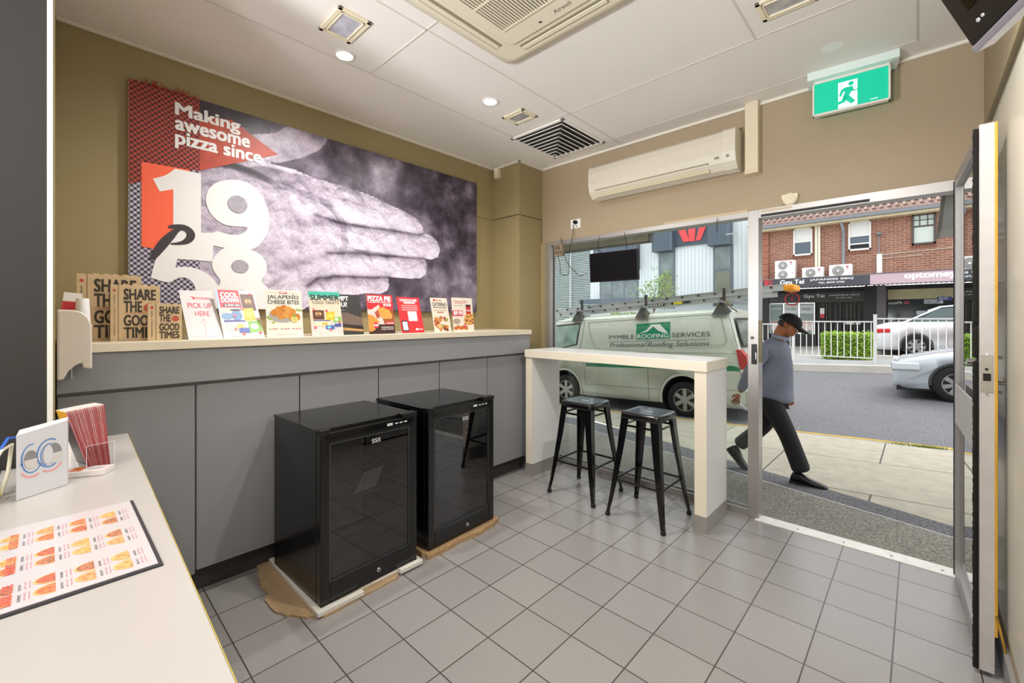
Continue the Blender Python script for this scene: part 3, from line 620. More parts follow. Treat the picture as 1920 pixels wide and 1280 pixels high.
# ---- flyers and boxes on the ledge
ZL = 1.3352
cpw = M(mat('#efedec', 0.5)).lathe([(0.027, 0), (0.027, 0.004), (0.0215, 0.115), (0.021, 0.117), (0.002, 0.117)], (0, 0, 0), 24)
tag(cpw.build('paper_cup', loc=(-2.745, 0.085, ZL+0.085)), 'white paper cup upside down in front of the largest pizza box', 'cup')
tag(M(mat('#eae4de', 0.5)).cyl((-2.745, 0.085, ZL), (-2.745, 0.085, ZL+0.086), 0.030).build('cup_stack'), 'stack of cups standing at the ledge end behind the dispenser', 'cups')
lf = M(mat('#c9343a', 0.5)).box(-0.001, 0.001, -0.03, 0.03, 0, 0.23); lf.use(WHITE).box(-0.0012, 0.0012, -0.03, 0.03, 0.19, 0.23)
tag(lf.build('red_leaflet', loc=(-2.77, 0.033, ZL), rot=(R(-6), R(-6), 0)), 'red and white leaflet leaning at the ledge end behind the dispenser', 'leaflet')

KR = mat('#ceb48e', 0.8, var=0.05, vs=30, bump=0.05, name='kraft_board'); INK = mat('#3a332c', 0.7, var=0.5, vs=60)
def kraft(name, label, X, ya, yb, yc, z1, th, txt=True):
    """ya..yb narrow spine panel, yb..yc lid panel"""
    o = thing(name, label, 'pizza box', (X, ya, ZL), 0, 'kraft pizza boxes on the ledge'); w1 = yb-ya; w = yc-ya; h = z1-ZL
    b = M(KR).box(-th, 0, 0, w, 0, h); n_ = int(w/0.045)
    for i in range(n_): b.box(-th, -th*0.4, w*(0.25+0.75*i/n_), w*(0.25+0.75*(i+0.55)/n_), h, h+0.006)
    b.build('carton', o, bevel=0.001)
    p = M(mat('#8e744f', 0.8)).box(-0.0005, 0.0006, w1-0.0015, w1+0.0015, 0, h)
    p.use(INK); lw = (w-w1)
    for t_, z_ in (('SHARE', 0.74), ('THE', 0.52), ('GOOD', 0.27), ('TIMES', 0.05)):
        p.text(t_, (0.001, w1+lw*0.13, h*z_), (0, 1, 0), (0, 0, 1), lw*(0.76 if len(t_) > 3 else 0.42), h*0.19, bold=0.03)
    p.use(mat('#b8453a', 0.7)).text('ALWAYS DELIVERING GOOD TIMES', (0.001, w1+lw*0.13, h*0.487), (0, 1, 0), (0, 0, 1), lw*0.5, h*0.02)
    cz = h*0.60; cy_ = w1+lw*0.74; p.use(mat('#c2463c', 0.7)).ring((0.001, cy_, cz), lw*0.125, lw*0.03, (0, 1, 0), (0, 0, 1)); p.disc((0.001, cy_, cz), lw*0.10, (0, 1, 0), (0, 0, 1))
    p.use(KR).text('PIZZA', (0.0015, cy_-lw*0.065, cz-lw*0.02), (0, 1, 0), (0, 0, 1), lw*0.13, lw*0.04, bold=0.02)
    p.use(INK).text('PIZZAHUT.COM.AU  |  LARGE', (0.001, w1*0.62, h*0.10), (0, 0, 1), (0, -1, 0), h*0.72, w1*0.20, bold=0.01)
    p.use(mat('#c2463c', 0.7)).disc((0.001, w1*0.5, h*0.90), w1*0.2, (0, 1, 0), (0, 0, 1))
    p.build('print', o, label='dark stamped lettering'); return o
kraft('pizza_box', 'largest kraft pizza box printed SHARE THE GOOD TIMES, rearmost of the three', -2.93, 0.069, 0.106, 0.307, 1.663, 0.03)
kraft('pizza_box', 'medium kraft pizza box printed SHARE THE GOOD TIMES, middle of the three', -2.87, 0.185, 0.214, 0.374, 1.613, 0.025)
kraft('pizza_box', 'smallest kraft pizza box printed SHARE THE GOOD TIMES, foremost of the three', -2.82, 0.320, 0.352, 0.458, 1.520, 0.022)

def flyer(name, label, ya, yb, X, lean, shift, bg, paint, h=0.285, rz=0):
    """A leaning printed sheet; paint(m, w, h) draws with u=y, v=z in sheet coordinates"""
    o = thing(name, label, 'flyer', (X, ya, ZL), rz, 'printed flyers along the ledge')
    o.rotation_euler = (R(shift), R(-lean), rz); w = yb-ya
    M(mat(bg, 0.4, coat=0.25)).box(-0.002, 0, 0, w, 0, h).build('sheet', o)
    m = M(); paint(m, w, h); m.build('print', o); return o
u_ = (0, 1, 0); v_ = (0, 0, 1)
def T(m, c, s, x, y, w, h, k=1, bold=0.02): m.use(mat(c, 0.45)).text(s, (0.0004*k, x, y), u_, v_, w, h, bold=bold)
def Rc(m, c, x0, x1, y0, y1, k=1, var=0.0, vs=60): m.use(mat(c, 0.45, var=var, vs=vs)).poly([(0.0004*k, x0, y0), (0.0004*k, x1, y0), (0.0004*k, x1, y1), (0.0004*k, x0, y1)])
def Dc(m, c, x, y, r, r2=None, k=1, var=0.0, vs=60): m.use(mat(c, 0.45, var=var, vs=vs)).disc((0.0004*k, x, y), r, u_, v_, 20, r2)
def Pg(m, c, pts, k=1, var=0.0, vs=60): m.use(mat(c, 0.45, var=var, vs=vs)).poly([(0.0004*k, a, b) for a, b in pts])
def badge(m, x, y, r=0.011, k=5): Dc(m, '#d3303a', x, y, r, None, k); T(m, '#ffffff', '$4.95', x-r*0.75, y-r*0.22, r*1.5, r*0.5, k+1)

def p_dd(m, w, h):
    Pg(m, '#dd2c34', [(w*.27, h*.87), (w*.36, h*.87), (w*.43, h*.845), (w*.42, h*.81), (w*.33, h*.82), (w*.38, h*.845)]); T(m, '#e0505a', 'DOORDASH', w*.45, h*.81, w*.42, h*.045)
    T(m, '#d23c48', 'PICK UP', w*.17, h*.62, w*.70, h*.11, bold=0.005); T(m, '#d23c48', 'HERE', w*.33, h*.455, w*.42, h*.10, bold=0.005)
    for i in range(6): Rc(m, '#d0505c', w*.52, w*.535, h*(.10+i*.05), h*(.125+i*.05))
    for i in range(3):
        for s in (-1, 1): Pg(m, '#d0505c', [(w*(.528+s*.05*i), h*(.40-i*.035)), (w*(.528+s*.05*(i+.6)), h*(.40-(i+.6)*.035)), (w*(.528+s*.05*(i+.6)), h*(.39-(i+.6)*.035)), (w*(.528+s*.05*i), h*(.39-i*.035))])
    Rc(m, '#dc8088', w*.15, w*.92, h*.045, h*.05)
def packs(m, x, y, w, h):
    Rc(m, '#5a3320', x, x+w*.42, y+h*.50, y+h*.98, 2); T(m, '#d9b878', 'M', x+w*.12, y+h*.72, w*.18, h*.14, 3); Dc(m, '#8a5a34', x+w*.21, y+h*.79, w*.13, h*.12, 2.5)
    Pg(m, '#f0b92e', [(x+w*.48, y+h*.45), (x+w*.80, y+h*.48), (x+w*.84, y+h*.92), (x+w*.50, y+h*.90)], 2, 0.2); Dc(m, '#f7dc62', x+w*.65, y+h*.70, w*.11, h*.07, 3)
    Pg(m, '#7fb84e', [(x+w*.74, y+h*.34), (x+w*1.08, y+h*.40), (x+w*1.06, y+h*.66), (x+w*.80, y+h*.62)], 3); Dc(m, '#e6efd4', x+w*.88, y+h*.51, w*.07, h*.08, 4)
    Rc(m, '#e8dcb8', x+w*.02, x+w*.60, y+h*.16, y+h*.46, 4); Rc(m, '#3a3f8e', x+w*.0, x+w*.62, y+h*.42, y+h*.47, 5); Dc(m, '#e3b357', x+w*.42, y+h*.28, w*.12, h*.08, 5)
    Rc(m, '#3f5fae', x+w*.44, x+w*.76, y, y+h*.20, 5); Dc(m, '#7bc0da', x+w*.56, y+h*.10, w*.08, h*.07, 6); Rc(m, '#4a4f9e', x+w*.78, x+w*1.04, y+h*.12, y+h*.28, 5)
    for a, b in ((.05, 1.0), (.52, .95), (.05, .10), (.98, .36), (.62, -.03)): badge(m, x+w*a, y+h*b, 0.009)
def p_cool(m, w, h):
    Rc(m, '#a9c3e4', 0, w*.07, h*.5, h, 1, .1); Rc(m, '#e2c6d8', w*.6, w, h*.55, h, 1, .06, 10); Rc(m, '#d23440', w*.06, w*.585, h*.62, h*1.0, 1.5)
    T(m, '#ffffff', 'COOL', w*.11, h*.845, w*.43, h*.10, 3, .04); T(m, '#ffffff', 'DOWN', w*.11, h*.73, w*.43, h*.10, 3, .04); Rc(m, '#3a3030', w*.14, w*.56, h*.64, h*.70, 2); T(m, '#ffffff', '& ADD ON', w*.17, h*.65, w*.36, h*.04, 4)
    Rc(m, '#5a3320', w*.60, w*.95, h*.56, h*.92, 2); Dc(m, '#8a5a34', w*.78, h*.76, w*.11, h*.07, 3); T(m, '#d9b878', 'M', w*.72, h*.73, w*.12, h*.06, 4)
    Dc(m, '#d9c8b6', w*.16, h*.56, w*.14, h*.06, 3, .2); Dc(m, '#5d86b4', w*.42, h*.46, w*.14, h*.11, 3, .2); Dc(m, '#2b2c32', w*.42, h*.57, w*.15, h*.025, 4); Dc(m, '#6f93bc', w*.18, h*.44, w*.15, h*.07, 2, .2)
    Pg(m, '#f0b92e', [(w*.58, h*.34), (w*.88, h*.36), (w*.86, h*.62), (w*.60, h*.60)], 3, .2); Dc(m, '#f7dc62', w*.72, h*.48, w*.10, h*.06, 4)
    Pg(m, '#7fb84e', [(w*.64, h*.10), (w*.98, h*.13), (w*.96, h*.35), (w*.66, h*.33)], 4); Dc(m, '#e6efd4', w*.80, h*.23, w*.10, h*.06, 5)
    Rc(m, '#e8dcc4', w*.12, w*.60, h*.15, h*.34, 4); Rc(m, '#3a3f8e', w*.08, w*.60, h*.32, h*.36, 5); Dc(m, '#e3b357', w*.45, h*.23, w*.09, h*.05, 5); Rc(m, '#3f57a8', w*.40, w*.66, h*.10, h*.20, 6)
    for a, b in ((.36, .45), (.88, .92), (.32, .18), (.50, .08), (.92, .10), (.6, .60)): badge(m, w*a, h*b, 0.009, 7)
    T(m, '#a08888', 'available for pickup and delivery', w*.18, h*.025, w*.7, h*.018)
def p_jal(m, w, h):
    Rc(m, '#d84450', w*.04, w*.34, h*.94, h*.944); Rc(m, '#d84450', w*.60, w*.95, h*.94, h*.944); Rc(m, '#cf3640', w*.37, w*.58, h*.92, h*.965, 2); T(m, '#ffffff', 'NEW', w*.39, h*.928, w*.16, h*.03, 3)
    T(m, '#33302e', 'JALAPENO', w*.05, h*.79, w*.86, h*.10, 2, .01); T(m, '#33302e', '~', w*.72, h*.895, w*.06, h*.015, 2, .02); T(m, '#33302e', 'CHEESE BITES', w*.05, h*.70, w*.86, h*.085, 2, .012)
    Dc(m, '#a9a6a2', w*.45, h*.46, w*.38, h*.16, 2); random.seed(7)
    for a, b, r in ((.22, .51, .10), (.34, .58, .10), (.48, .60, .11), (.60, .58, .10), (.72, .54, .09), (.40, .45, .11), (.56, .47, .10), (.70, .43, .11), (.82, .42, .11)): Dc(m, random.choice(['#d18a34', '#c87c2a', '#dc9c48']), w*a, h*b, w*r, w*r, 3+a, .15)
    Dc(m, '#dccf7c', w*.76, h*.37, w*.10, w*.10, 5, .3); Dc(m, '#8fa850', w*.76, h*.45, w*.05, w*.04, 6)
    for a, b in ((.10, .38), (.05, .42), (.18, .31), (.86, .58), (.95, .57)): Dc(m, '#9ab84c', w*a, h*b, w*.045, w*.03, 4)
    T(m, '#4b4644', '6pc', w*.06, h*.155, w*.08, h*.025, 2); T(m, '#d03844', '$6.95', w*.16, h*.155, w*.14, h*.028, 2); T(m, '#4b4644', '12pc', w*.36, h*.155, w*.10, h*.025, 2); T(m, '#d03844', '$9.95', w*.48, h*.155, w*.14, h*.028, 2); T(m, '#4b4644', '20pc', w*.68, h*.155, w*.10, h*.025, 2); T(m, '#d03844', '$13.95', w*.80, h*.155, w*.15, h*.028, 2)
    T(m, '#8f8884', 'serving suggestion only, selected stores', w*.24, h*.04, w*.55, h*.016)
def p_sum(m, w, h):
    Rc(m, '#3bb09a', 0, w, h*.90, h, 1, .06, 8); Rc(m, '#8cc4b0', 0, w, h*.84, h*.90, 1); Rc(m, '#e4cdb4', 0, w, h*.30, h*.84, 1, .05, 8); Rc(m, '#cfc8c4', 0, w, 0, h*.30, 1, .1, 40)
    T(m, '#26332e', 'SUMMER', w*.05, h*.80, w*.92, h*.12, 2, .04); T(m, '#40453f', 'COLD TREATS', w*.10, h*.715, w*.85, h*.065, 2, .02); packs(m, w*.08, h*.14, w*.84, h*.44)
def p_tem(m, w, h):
    T(m, '#f0efec', 'EMPT', w*.04, h*.84, w*.50, h*.11, 2, .03); T(m, '#f0efec', 'OU?', w*.04, h*.69, w*.42, h*.11, 2, .03); T(m, '#b0aaa4', 'Choc lava cake', w*.05, h*.60, w*.3, h*.02, 2)
    Pg(m, '#6e5a4e', [(0, h*.50), (w*.4, h*.55), (w, h*.42), (w, h*.22), (0, h*.28)], 2, .7, 150); Pg(m, '#2a1c16', [(0, h*.28), (w, h*.20), (w, h*.12), (0, h*.20)], 3, .3); Pg(m, '#b58a52', [(0, h*.20), (w, h*.12), (w, h*.07), (0, h*.12)], 4, .2)
def p_pie(m, w, h):
    Rc(m, '#d02e36', 0, w, h*.62, h, 1); T(m, '#ffffff', 'PIZZA PIE', w*.05, h*.84, w*.88, h*.12, 2, .04); T(m, '#ffffff', 'AVAILABLE FOR A LIMITED TIME', w*.06, h*.79, w*.85, h*.03, 2); Rc(m, '#ffffff', w*.62, w*.92, h*.71, h*.77, 2); T(m, '#d02e36', 'NEW', w*.66, h*.72, w*.22, h*.04, 3)
    Pg(m, '#d9cdc6', [(0, h*.55), (w*.45, h*.75), (w*.55, h*.30), (0, h*.2)], 2, .1); Pg(m, '#a4552c', [(w*.5, h*.62), (w, h*.62), (w, h*.25), (w*.6, h*.25)], 1.5, .2)
    Rc(m, '#3c2420', 0, w, 0, h*.24, 1.5, .2); Pg(m, '#e0a04c', [(w*.42, h*.45), (w*.40, h*.66), (w*.60, h*.68), (w*.85, h*.60), (w*.95, h*.44), (w*.88, h*.38), (w*.6, h*.38)], 4, .18); Pg(m, '#dc9440', [(0, h*.50), (w*.20, h*.46), (w*.40, h*.32), (w*.22, h*.10), (w*.04, h*.05), (0, h*.10)], 4, .18)
    Pg(m, '#b8543a', [(w*.26, h*.54), (w*.40, h*.62), (w*.46, h*.44), (w*.34, h*.38)], 5, .4, 150); badge(m, w*.26, h*.22, 0.022, 6); T(m, '#ffffff', '3.95', w*.16, h*.19, w*.2, h*.05, 8)
    Rc(m, '#d02e36', w*.66, w*.98, h*.23, h*.31, 6); T(m, '#ffffff', '3 FLAVOURS', w*.68, h*.25, w*.28, h*.035, 7); T(m, '#eee4e0', 'CHEESEBURGER', w*.46, h*.15, w*.48, h*.03, 7); T(m, '#eee4e0', 'GARLIC PRAWN', w*.46, h*.10, w*.48, h*.03, 7)
def p_con(m, w, h):
    T(m, '#ffffff', 'CONTACTLESS', w*.12, h*.88, w*.76, h*.065, 2, .03); T(m, '#ffffff', 'ORDERING', w*.28, h*.815, w*.50, h*.055, 2, .03)
    for i, s in enumerate(('1. SCAN THE CODE WITH YOUR PHONE', '2. CHOOSE YOUR FAVOURITES', '3. RELAX WHILE WE COOK')): T(m, '#ffe9e6', s, w*.14, h*(.745-.06*i), w*.72, h*.03, 2)
    Rc(m, '#f1efec', w*.38, w*.78, h*.33, h*.60, 2)
    Rc(m, '#2a2a2e', w*.05, w*.32, h*.05, h*.34, 3); Rc(m, '#efeeee', w*.08, w*.29, h*.08, h*.31, 4); Dc(m, '#ffffff', w*.67, h*.10, w*.05, w*.045, 2); T(m, '#ffffff', 'Pizza Hut', w*.72, h*.085, w*.22, h*.035, 3)
def p_cat(m, w, h):
    Dc(m, '#d0303a', w*.22, h*.93, w*.07, w*.06, 2); T(m, '#d0303a', 'Pizza Hut', w*.32, h*.905, w*.34, h*.045, 2); T(m, '#2f2b29', 'CATERING', w*.08, h*.76, w*.84, h*.10, 2, .02); T(m, '#2f2b29', 'FOR ANY OCCASION', w*.10, h*.695, w*.8, h*.04, 2)
    T(m, '#c04048', 'LUNCH  DINNER  PARTIES', w*.12, h*.62, w*.75, h*.02, 2); Rc(m, '#a06048', w*.30, w*.68, h*.56, h*.59, 2); random.seed(4)
    for i in range(26): Dc(m, random.choice(['#b0683c', '#c88a50', '#a8402e', '#d8b070', '#7c4630', '#93a050']), w*random.uniform(.12, .88), h*random.uniform(.06, .42), w*random.uniform(.07, .14), h*.045, 2+i*.15, .3, 120)
def p_pan(m, w, h):
    T(m, '#c8404a', 'Personal Pan', w*.12, h*.86, w*.62, h*.07, 2, .0); Rc(m, '#d0303a', w*.14, w*.66, h*.825, h*.835, 2); T(m, '#605854', 'Pizza, side and drink', w*.12, h*.76, w*.40, h*.02, 2)
    Rc(m, '#d0303a', w*.0, w*.50, h*.46, h*.62, 2); T(m, '#ffffff', '$9.95', w*.06, h*.48, w*.42, h*.12, 3, .03)
    Rc(m, '#c22a32', w*.66, w*.90, h*.50, h*.74, 3); Rc(m, '#2a2524', w*.66, w*.90, h*.74, h*.80, 3); T(m, '#ffffff', 'Coca', w*.68, h*.60, w*.20, h*.06, 4)
    random.seed(9); Pg(m, '#d9a050', [(w*.50, h*.30), (w*.62, h*.52), (w*.98, h*.52), (w, h*.22), (w*.7, h*.18)], 4, .3, 90)
    for i in range(16): Dc(m, random.choice(['#b8402e', '#e0b060', '#86a04a', '#8e3a3a']), w*random.uniform(.62, .95), h*random.uniform(.25, .48), w*.05, h*.022, 5+i*.1)
    for i in range(5): Dc(m, '#c4682c', w*(.12+.12*i), h*(.10+.03*(i % 2)), w*.10, h*.05, 4+i*.3, .3)
    Dc(m, '#b09a86', w*.18, h*.30, w*.17, h*.08, 3); badge(m, w*.56, h*.18, 0.016, 7)
G = math.atan
flyer('pickup_sign', 'white sign reading PICK UP HERE with dashed arrow', 0.482, 0.640, -2.790, 45, 0, '#dad7d8', p_dd, 0.385)
flyer('flyer', 'COOL DOWN & ADD ON flyer with ice creams, beside the white pick up sign', 0.640, 0.843, -2.785, 37, 0, '#e6d4c6', p_cool, 0.35)
flyer('flyer', 'JALAPENO CHEESE BITES flyer with a plate of golden balls', 0.856, 1.063, -2.79, 7, 0, '#ebe4d8', p_jal)
flyer('flyer', 'SUMMER COLD TREATS flyer with teal top', 1.112, 1.317, -2.78, 14, 0, '#e0d4c4', p_sum, 0.295)
flyer('flyer', 'black flyer with a chocolate cake picture, behind the SUMMER one', 1.290, 1.472, -2.80, 15, 0, '#33302f', p_tem)
flyer('flyer', 'PIZZA PIE flyer with red top and golden pies', 1.507, 1.712, -2.79, 10, 0, '#d8ccc4', p_pie)
flyer('flyer', 'plain red CONTACTLESS ORDERING flyer', 1.770, 1.969, -2.79, 17, 0, '#d63038', p_con)
flyer('flyer', 'beige CATERING flyer, second from the column end', 2.067, 2.235, -2.79, 14, 0, '#e2d6c6', p_cat)
flyer('flyer', 'Personal Pan flyer priced 9.95, nearest the column', 2.250, 2.475, -2.78, 7, 0, '#e6dccc', p_pan)
# ================================================================ FRIDGES
BLK = mat('#08090a', 0.25, bump=0.03, bs=300, coat=0.2, name='black_fridge_enamel'); BLKM = mat('#0b0b0c', 0.4)
def fridge(label, x, y, w, rz, paper):
    """front faces +x; origin at the front left bottom corner seen from the room"""
    o = thing('bar_fridge', label, 'fridge', (x, y, 0.028), rz, 'black glass door bar fridges'); D = 0.575; HH = 0.850
    c = M(BLK); t = 0.035
    c.box(-D, -0.045, 0, t, 0, HH); c.box(-D, -0.045, w-t, w, 0, HH); c.box(-D, -0.045, t, w-t, 0, 0.09); c.box(-D, -0.045, t, w-t, HH-t, HH); c.box(-D, -D+0.03, t, w-t, 0.09, HH-t)
    c.build('cabinet', o, bevel=0.003)
    M(mat('#2e3034', 0.5)).box(-D+0.03, -D+0.034, t, w-t, 0.09, HH-t).build('inner_liner', o)
    M(BLK).box(-D-0.002, -0.04, -0.003, w+0.003, HH, HH+0.014).build('top_panel', o, bevel=0.002)
    d = M(BLK); a = 0.048
    d.box(-0.040, 0, 0, a, 0.004, HH); d.box(-0.040, 0, w-a, w, 0.004, HH); d.box(-0.040, 0, a, w-a, 0.004, 0.105); d.box(-0.040, 0, a, w-a, HH-0.055, HH)
    dr = d.build('door', o, bevel=0.004)
    M(DARKGLASS).poly([(-0.010, a, 0.105), (-0.010, w-a, 0.105), (-0.010, w-a, HH-0.055), (-0.010, a, HH-0.055)]).build('door_glass', dr)
    gk = M(mat('#3b3c3f', 0.4)); gk.box(-0.012, -0.004, a, a+0.006, 0.105, HH-0.055); gk.box(-0.012, -0.004, w-a-0.006, w-a, 0.105, HH-0.055); gk.box(-0.012, -0.004, a, w-a, 0.105, 0.111); gk.box(-0.012, -0.004, a, w-a, HH-0.061, HH-0.055)
    gk.build('glazing_seal', dr)
    kl = M(CHROME).cyl((-0.002, w*0.56, 0.052), (0.004, w*0.56, 0.052), 0.011); kl.use(BLACK).cyl((0.004, w*0.56, 0.052), (0.005, w*0.56, 0.052), 0.004); kl.build('door_lock', dr)
    hg = M(BLACK).box(-0.05, 0.004, -0.002, 0.05, HH+0.001, HH+0.018); hg.build('hinge_cover', o, bevel=0.003); M(BLACK).box(-0.05, 0.004, w-0.10, w+0.002, HH+0.001, HH+0.022).build('hinge_cover', o, bevel=0.003)
    ct = M(mat('#08080a', 0.12)).box(-0.001, 0.003, 0.03, w-0.03, HH-0.035, HH-0.006)
    ct.use(mat('#d8dade', 0.3)).box(0.0028, 0.0032, w-0.20, w-0.165, HH-0.028, HH-0.014)
    for k in range(3): ct.box(0.0028, 0.0032, w-0.15+k*0.03, w-0.13+k*0.03, HH-0.025, HH-0.018)
    ct.build('control_strip', dr)
    for z in (0.28, 0.46, 0.63):
        s = M(mat('#3c3e42', 0.35, 0.7)); s.box(-0.46, -0.07, t, t+0.004, z, z+0.005); s.box(-0.07, -0.066, t, w-t, z, z+0.006); s.box(-0.46, -0.456, t, w-t, z, z+0.006)
        for k in range(14): yy = t+0.02+(w-2*t-0.04)*k/13; s.box(-0.46, -0.066, yy-0.001, yy+0.001, z+0.001, z+0.004)
        s.build('wire_shelf', o)
    bd = M(mat('#c9cdd4', 0.4)).text('SSS', (-0.0095, w*0.50, HH-0.105), (0, 1, 0), (0, 0, 1), 0.052, 0.022, bold=0.02); bd.build('badge', dr)
    return o
fridge('black bar fridge with a manual taped inside its glass, nearer the camera', -2.125, 0.888, 0.572, R(2.2), True)
fridge('black bar fridge on torn cardboard, farther from the camera and beside the bar table', -2.165, 1.556, 0.574, R(2.2), False)
pm = thing('manual_bag', 'crumpled plastic bag with a paper manual behind the nearer fridge glass', 'manual', (-2.156, 1.075, 0.535), R(2.2))
bg = M(glass('plastic_bag', (0.97, 0.97, 0.98), 1.5, 0.12)); random.seed(8)
gp = [[(0.007+random.uniform(0, 0.004), -0.02+0.20*i/6+j*0.014, -0.03+j*0.030+i*-0.002) for i in range(7)] for j in range(6)]
bg.add([p for r in gp for p in r], [(j*7+i, j*7+i+1, (j+1)*7+i+1, (j+1)*7+i) for j in range(5) for i in range(6)], True); bg.build('bag', pm)
pg = M(mat('#e4e6ea', 0.6, var=0.08, vs=40)).poly([(0.005, 0, -0.010), (0.005, 0.125, 0.0), (0.005, 0.175, 0.098), (0.005, 0.055, 0.090)])
pg.use(mat('#6f7278', 0.6)); [pg.poly([(0.0055, 0.045+0.1*k*0, 0.078-k*0.011), (0.0055, 0.14, 0.083-k*0.011), (0.0055, 0.14, 0.085-k*0.011), (0.0055, 0.045, 0.080-k*0.011)]) for k in range(6)]
pg.build('manual_page', pm)
def torn(name, label, pts, th, col, seed, z=0.0, cat='cardboard', var=0.1):
    random.seed(seed); out = []
    for i in range(len(pts)):
        a, b = pts[i], pts[(i+1) % len(pts)]
        for k in range(6):
            t = k/6; j = 0.008 if k else 0
            out.append((a[0]+(b[0]-a[0])*t+random.uniform(-j, j), a[1]+(b[1]-a[1])*t+random.uniform(-j, j)))
    return tag(M(mat(col, 0.8, var=var, vs=25, bump=0.3, bs=40)).prism(out, 2, z, z+th).build(name), label, cat)
torn('cardboard_sheet', 'torn brown cardboard sticking out under the nearer fridge', [(-2.90, 0.86), (-2.78, 0.80), (-2.60, 0.76), (-2.48, 0.765), (-2.42, 0.735), (-2.28, 0.745), (-2.14, 0.83), (-2.085, 0.90), (-2.10, 1.30), (-2.13, 1.33), (-2.70, 1.40)], 0.011, '#ad9270', 4)
fo = M(mat('#ddd8cf', 0.7, var=0.04, vs=30)); fo.box(-2.78, -2.115, 0.862, 0.890, 0.0115, 0.034); fo.box(-2.122, -2.090, 0.862, 1.10, 0.0115, 0.034); fo.box(-2.140, -2.110, 1.33, 1.478, 0.0115, 0.036); fo.box(-2.70, -2.14, 0.89, 1.45, 0.0115, 0.0275); fo.box(-2.7, -2.13, 1.462, 1.478, 0.0115, 0.036)
tag(fo.build('foam_tray', bevel=0.003), 'white foam packing tray under the nearer fridge', 'foam packing')
torn('cardboard_sheet', 'torn brown cardboard sticking out under the farther fridge', [(-2.80, 1.54), (-2.20, 1.525), (-2.135, 1.53), (-2.125, 1.62), (-2.14, 1.75), (-2.13, 1.95), (-2.15, 2.10), (-2.175, 2.165), (-2.80, 2.15)], 0.027, '#ab8c66', 9)

# ================================================================ BAR TABLE
bt = thing('bar_table', 'narrow white bar table with panel legs in front of the shop window', 'bar table', (0, 0, 0))
CW = mat('#f8f7f5', 0.3, coat=0.2, name='white_laminate'); CE = mat('#efe6d3', 0.45, name='cream_edging'); KP = mat('#a9a49f', 0.35, 0.3)
tp_ = M(CE); tp_.box(-2.645, -1.025, 2.975, 3.405, 1.088, 1.154); tp_.use(CW).box(-2.643, -1.027, 2.977, 3.403, 1.154, 1.156); tp_.build('tabletop', bt, bevel=0.002)
for a, b in ((-2.640, -2.565), (-1.110, -1.030)):
    l = M(CW); l.box(a, b, 2.995, 3.400, 0.0, 1.088); l.use(CE).box(a, b, 2.985, 2.995, 0.10, 1.088); l.build('leg', bt, bevel=0.001)
    k = M(KP); k.box(a-0.003, b+0.003, 2.981, 2.986, 0.0, 0.115); k.box(b, b+0.003, 2.986, 3.402, 0, 0.115); k.box(a-0.003, a, 2.986, 3.402, 0, 0.115); k.build('kick_plate', bt)

# ================================================================ STOOLS
SB = mat('#0d0d0f', 0.22, coat=0.5, name='black_gloss_steel')
def stool(label, cx, cy, rz):
    o = thing('bar_stool', label, 'stool', (cx, cy, 0), rz, 'black metal bar stools'); ZS = 0.765; a = 0.150
    def rr(s, z, r=0.028, n=5):
        pts = []
        for q, (sx, sy) in enumerate(((1, 1), (-1, 1), (-1, -1), (1, -1))):
            for i in range(n):
                t = R(90*q+90*i/(n-1)); pts.append((sx*(s-r)+r*math.cos(t), sy*(s-r)+r*math.sin(t), z))
        return pts
    m = M(SB); m.loft([rr(a-0.004, ZS-0.05), rr(a+0.003, ZS-0.045), rr(a, ZS-0.012), rr(a-0.006, ZS-0.002), rr(a-0.02, ZS), rr(a-0.03, ZS-0.004)], cap=False)
    m.poly(rr(a-0.03, ZS-0.004)); 
    seat = m.build('seat', o)
    M(mat('#bfc4cc', 0.5)).box(-0.035, 0.035, -0.008, 0.008, ZS-0.0045, ZS-0.0035).build('hand_slot', o, label='slot in the seat')
    for sx in (-1, 1):
        for sy in (-1, 1):
            l = M(SB); rings = []
            for z, c_, wd in ((ZS-0.03, 0.128, 0.062), (0.50, 0.150, 0.052), (0.25, 0.178, 0.040), (0.10, 0.196, 0.030), (0.012, 0.210, 0.024)):
                # L-profile plate leg opening inward
                X0, Y0 = sx*c_+sx*0.014, sy*c_+sy*0.014; t = 0.004
                rings.append([(X0, Y0, z), (X0-sx*wd, Y0, z), (X0-sx*wd, Y0-sy*t, z), (X0-sx*t*1.5, Y0-sy*t*1.5, z), (X0-sx*t, Y0-sy*wd, z), (X0, Y0-sy*wd, z)])
            l.loft(rings, smooth=False); lg = l.build('leg', o, bevel=0.0015)
            fx, fy = sx*0.212, sy*0.212
            M(mat('#1a1a1b', 0.7)).cbox((fx, fy, 0.014), (0.028, 0.028, 0.028)).build('foot_cap', lg, bevel=0.004)
            s_ = M(CHROME).cyl((fx+sx*0.013, fy, 0.075), (fx+sx*0.008, fy, 0.075), 0.004, n=8); s_.build('rivet', lg)
    for k, (z, c_, th) in enumerate(((0.27, 0.178, 0.009), (ZS-0.10, 0.135, 0.004))):
        for (p, q) in (((-1, -1), (1, -1)), ((1, -1), (1, 1)), ((1, 1), (-1, 1)), ((-1, 1), (-1, -1))):
            g = M(SB); x0, y0_, x1, y1_ = p[0]*c_, p[1]*c_, q[0]*c_, q[1]*c_
            g.box(min(x0, x1)-th*(y0_ != y1_)*0.5, max(x0, x1)+th*(y0_ != y1_)*0.5, min(y0_, y1_)-th*(x0 != x1)*0.5, max(y0_, y1_)+th*(x0 != x1)*0.5, z-0.008, z+0.008)
            g.build('foot_rail' if k == 0 else 'brace', o, bevel=0.002)
    return o
stool('black metal bar stool at the left end of the bar table', -2.020, 3.033, 0.0)
stool('black metal bar stool in the middle of the bar table, nearer the door', -1.446, 2.997, R(-1))

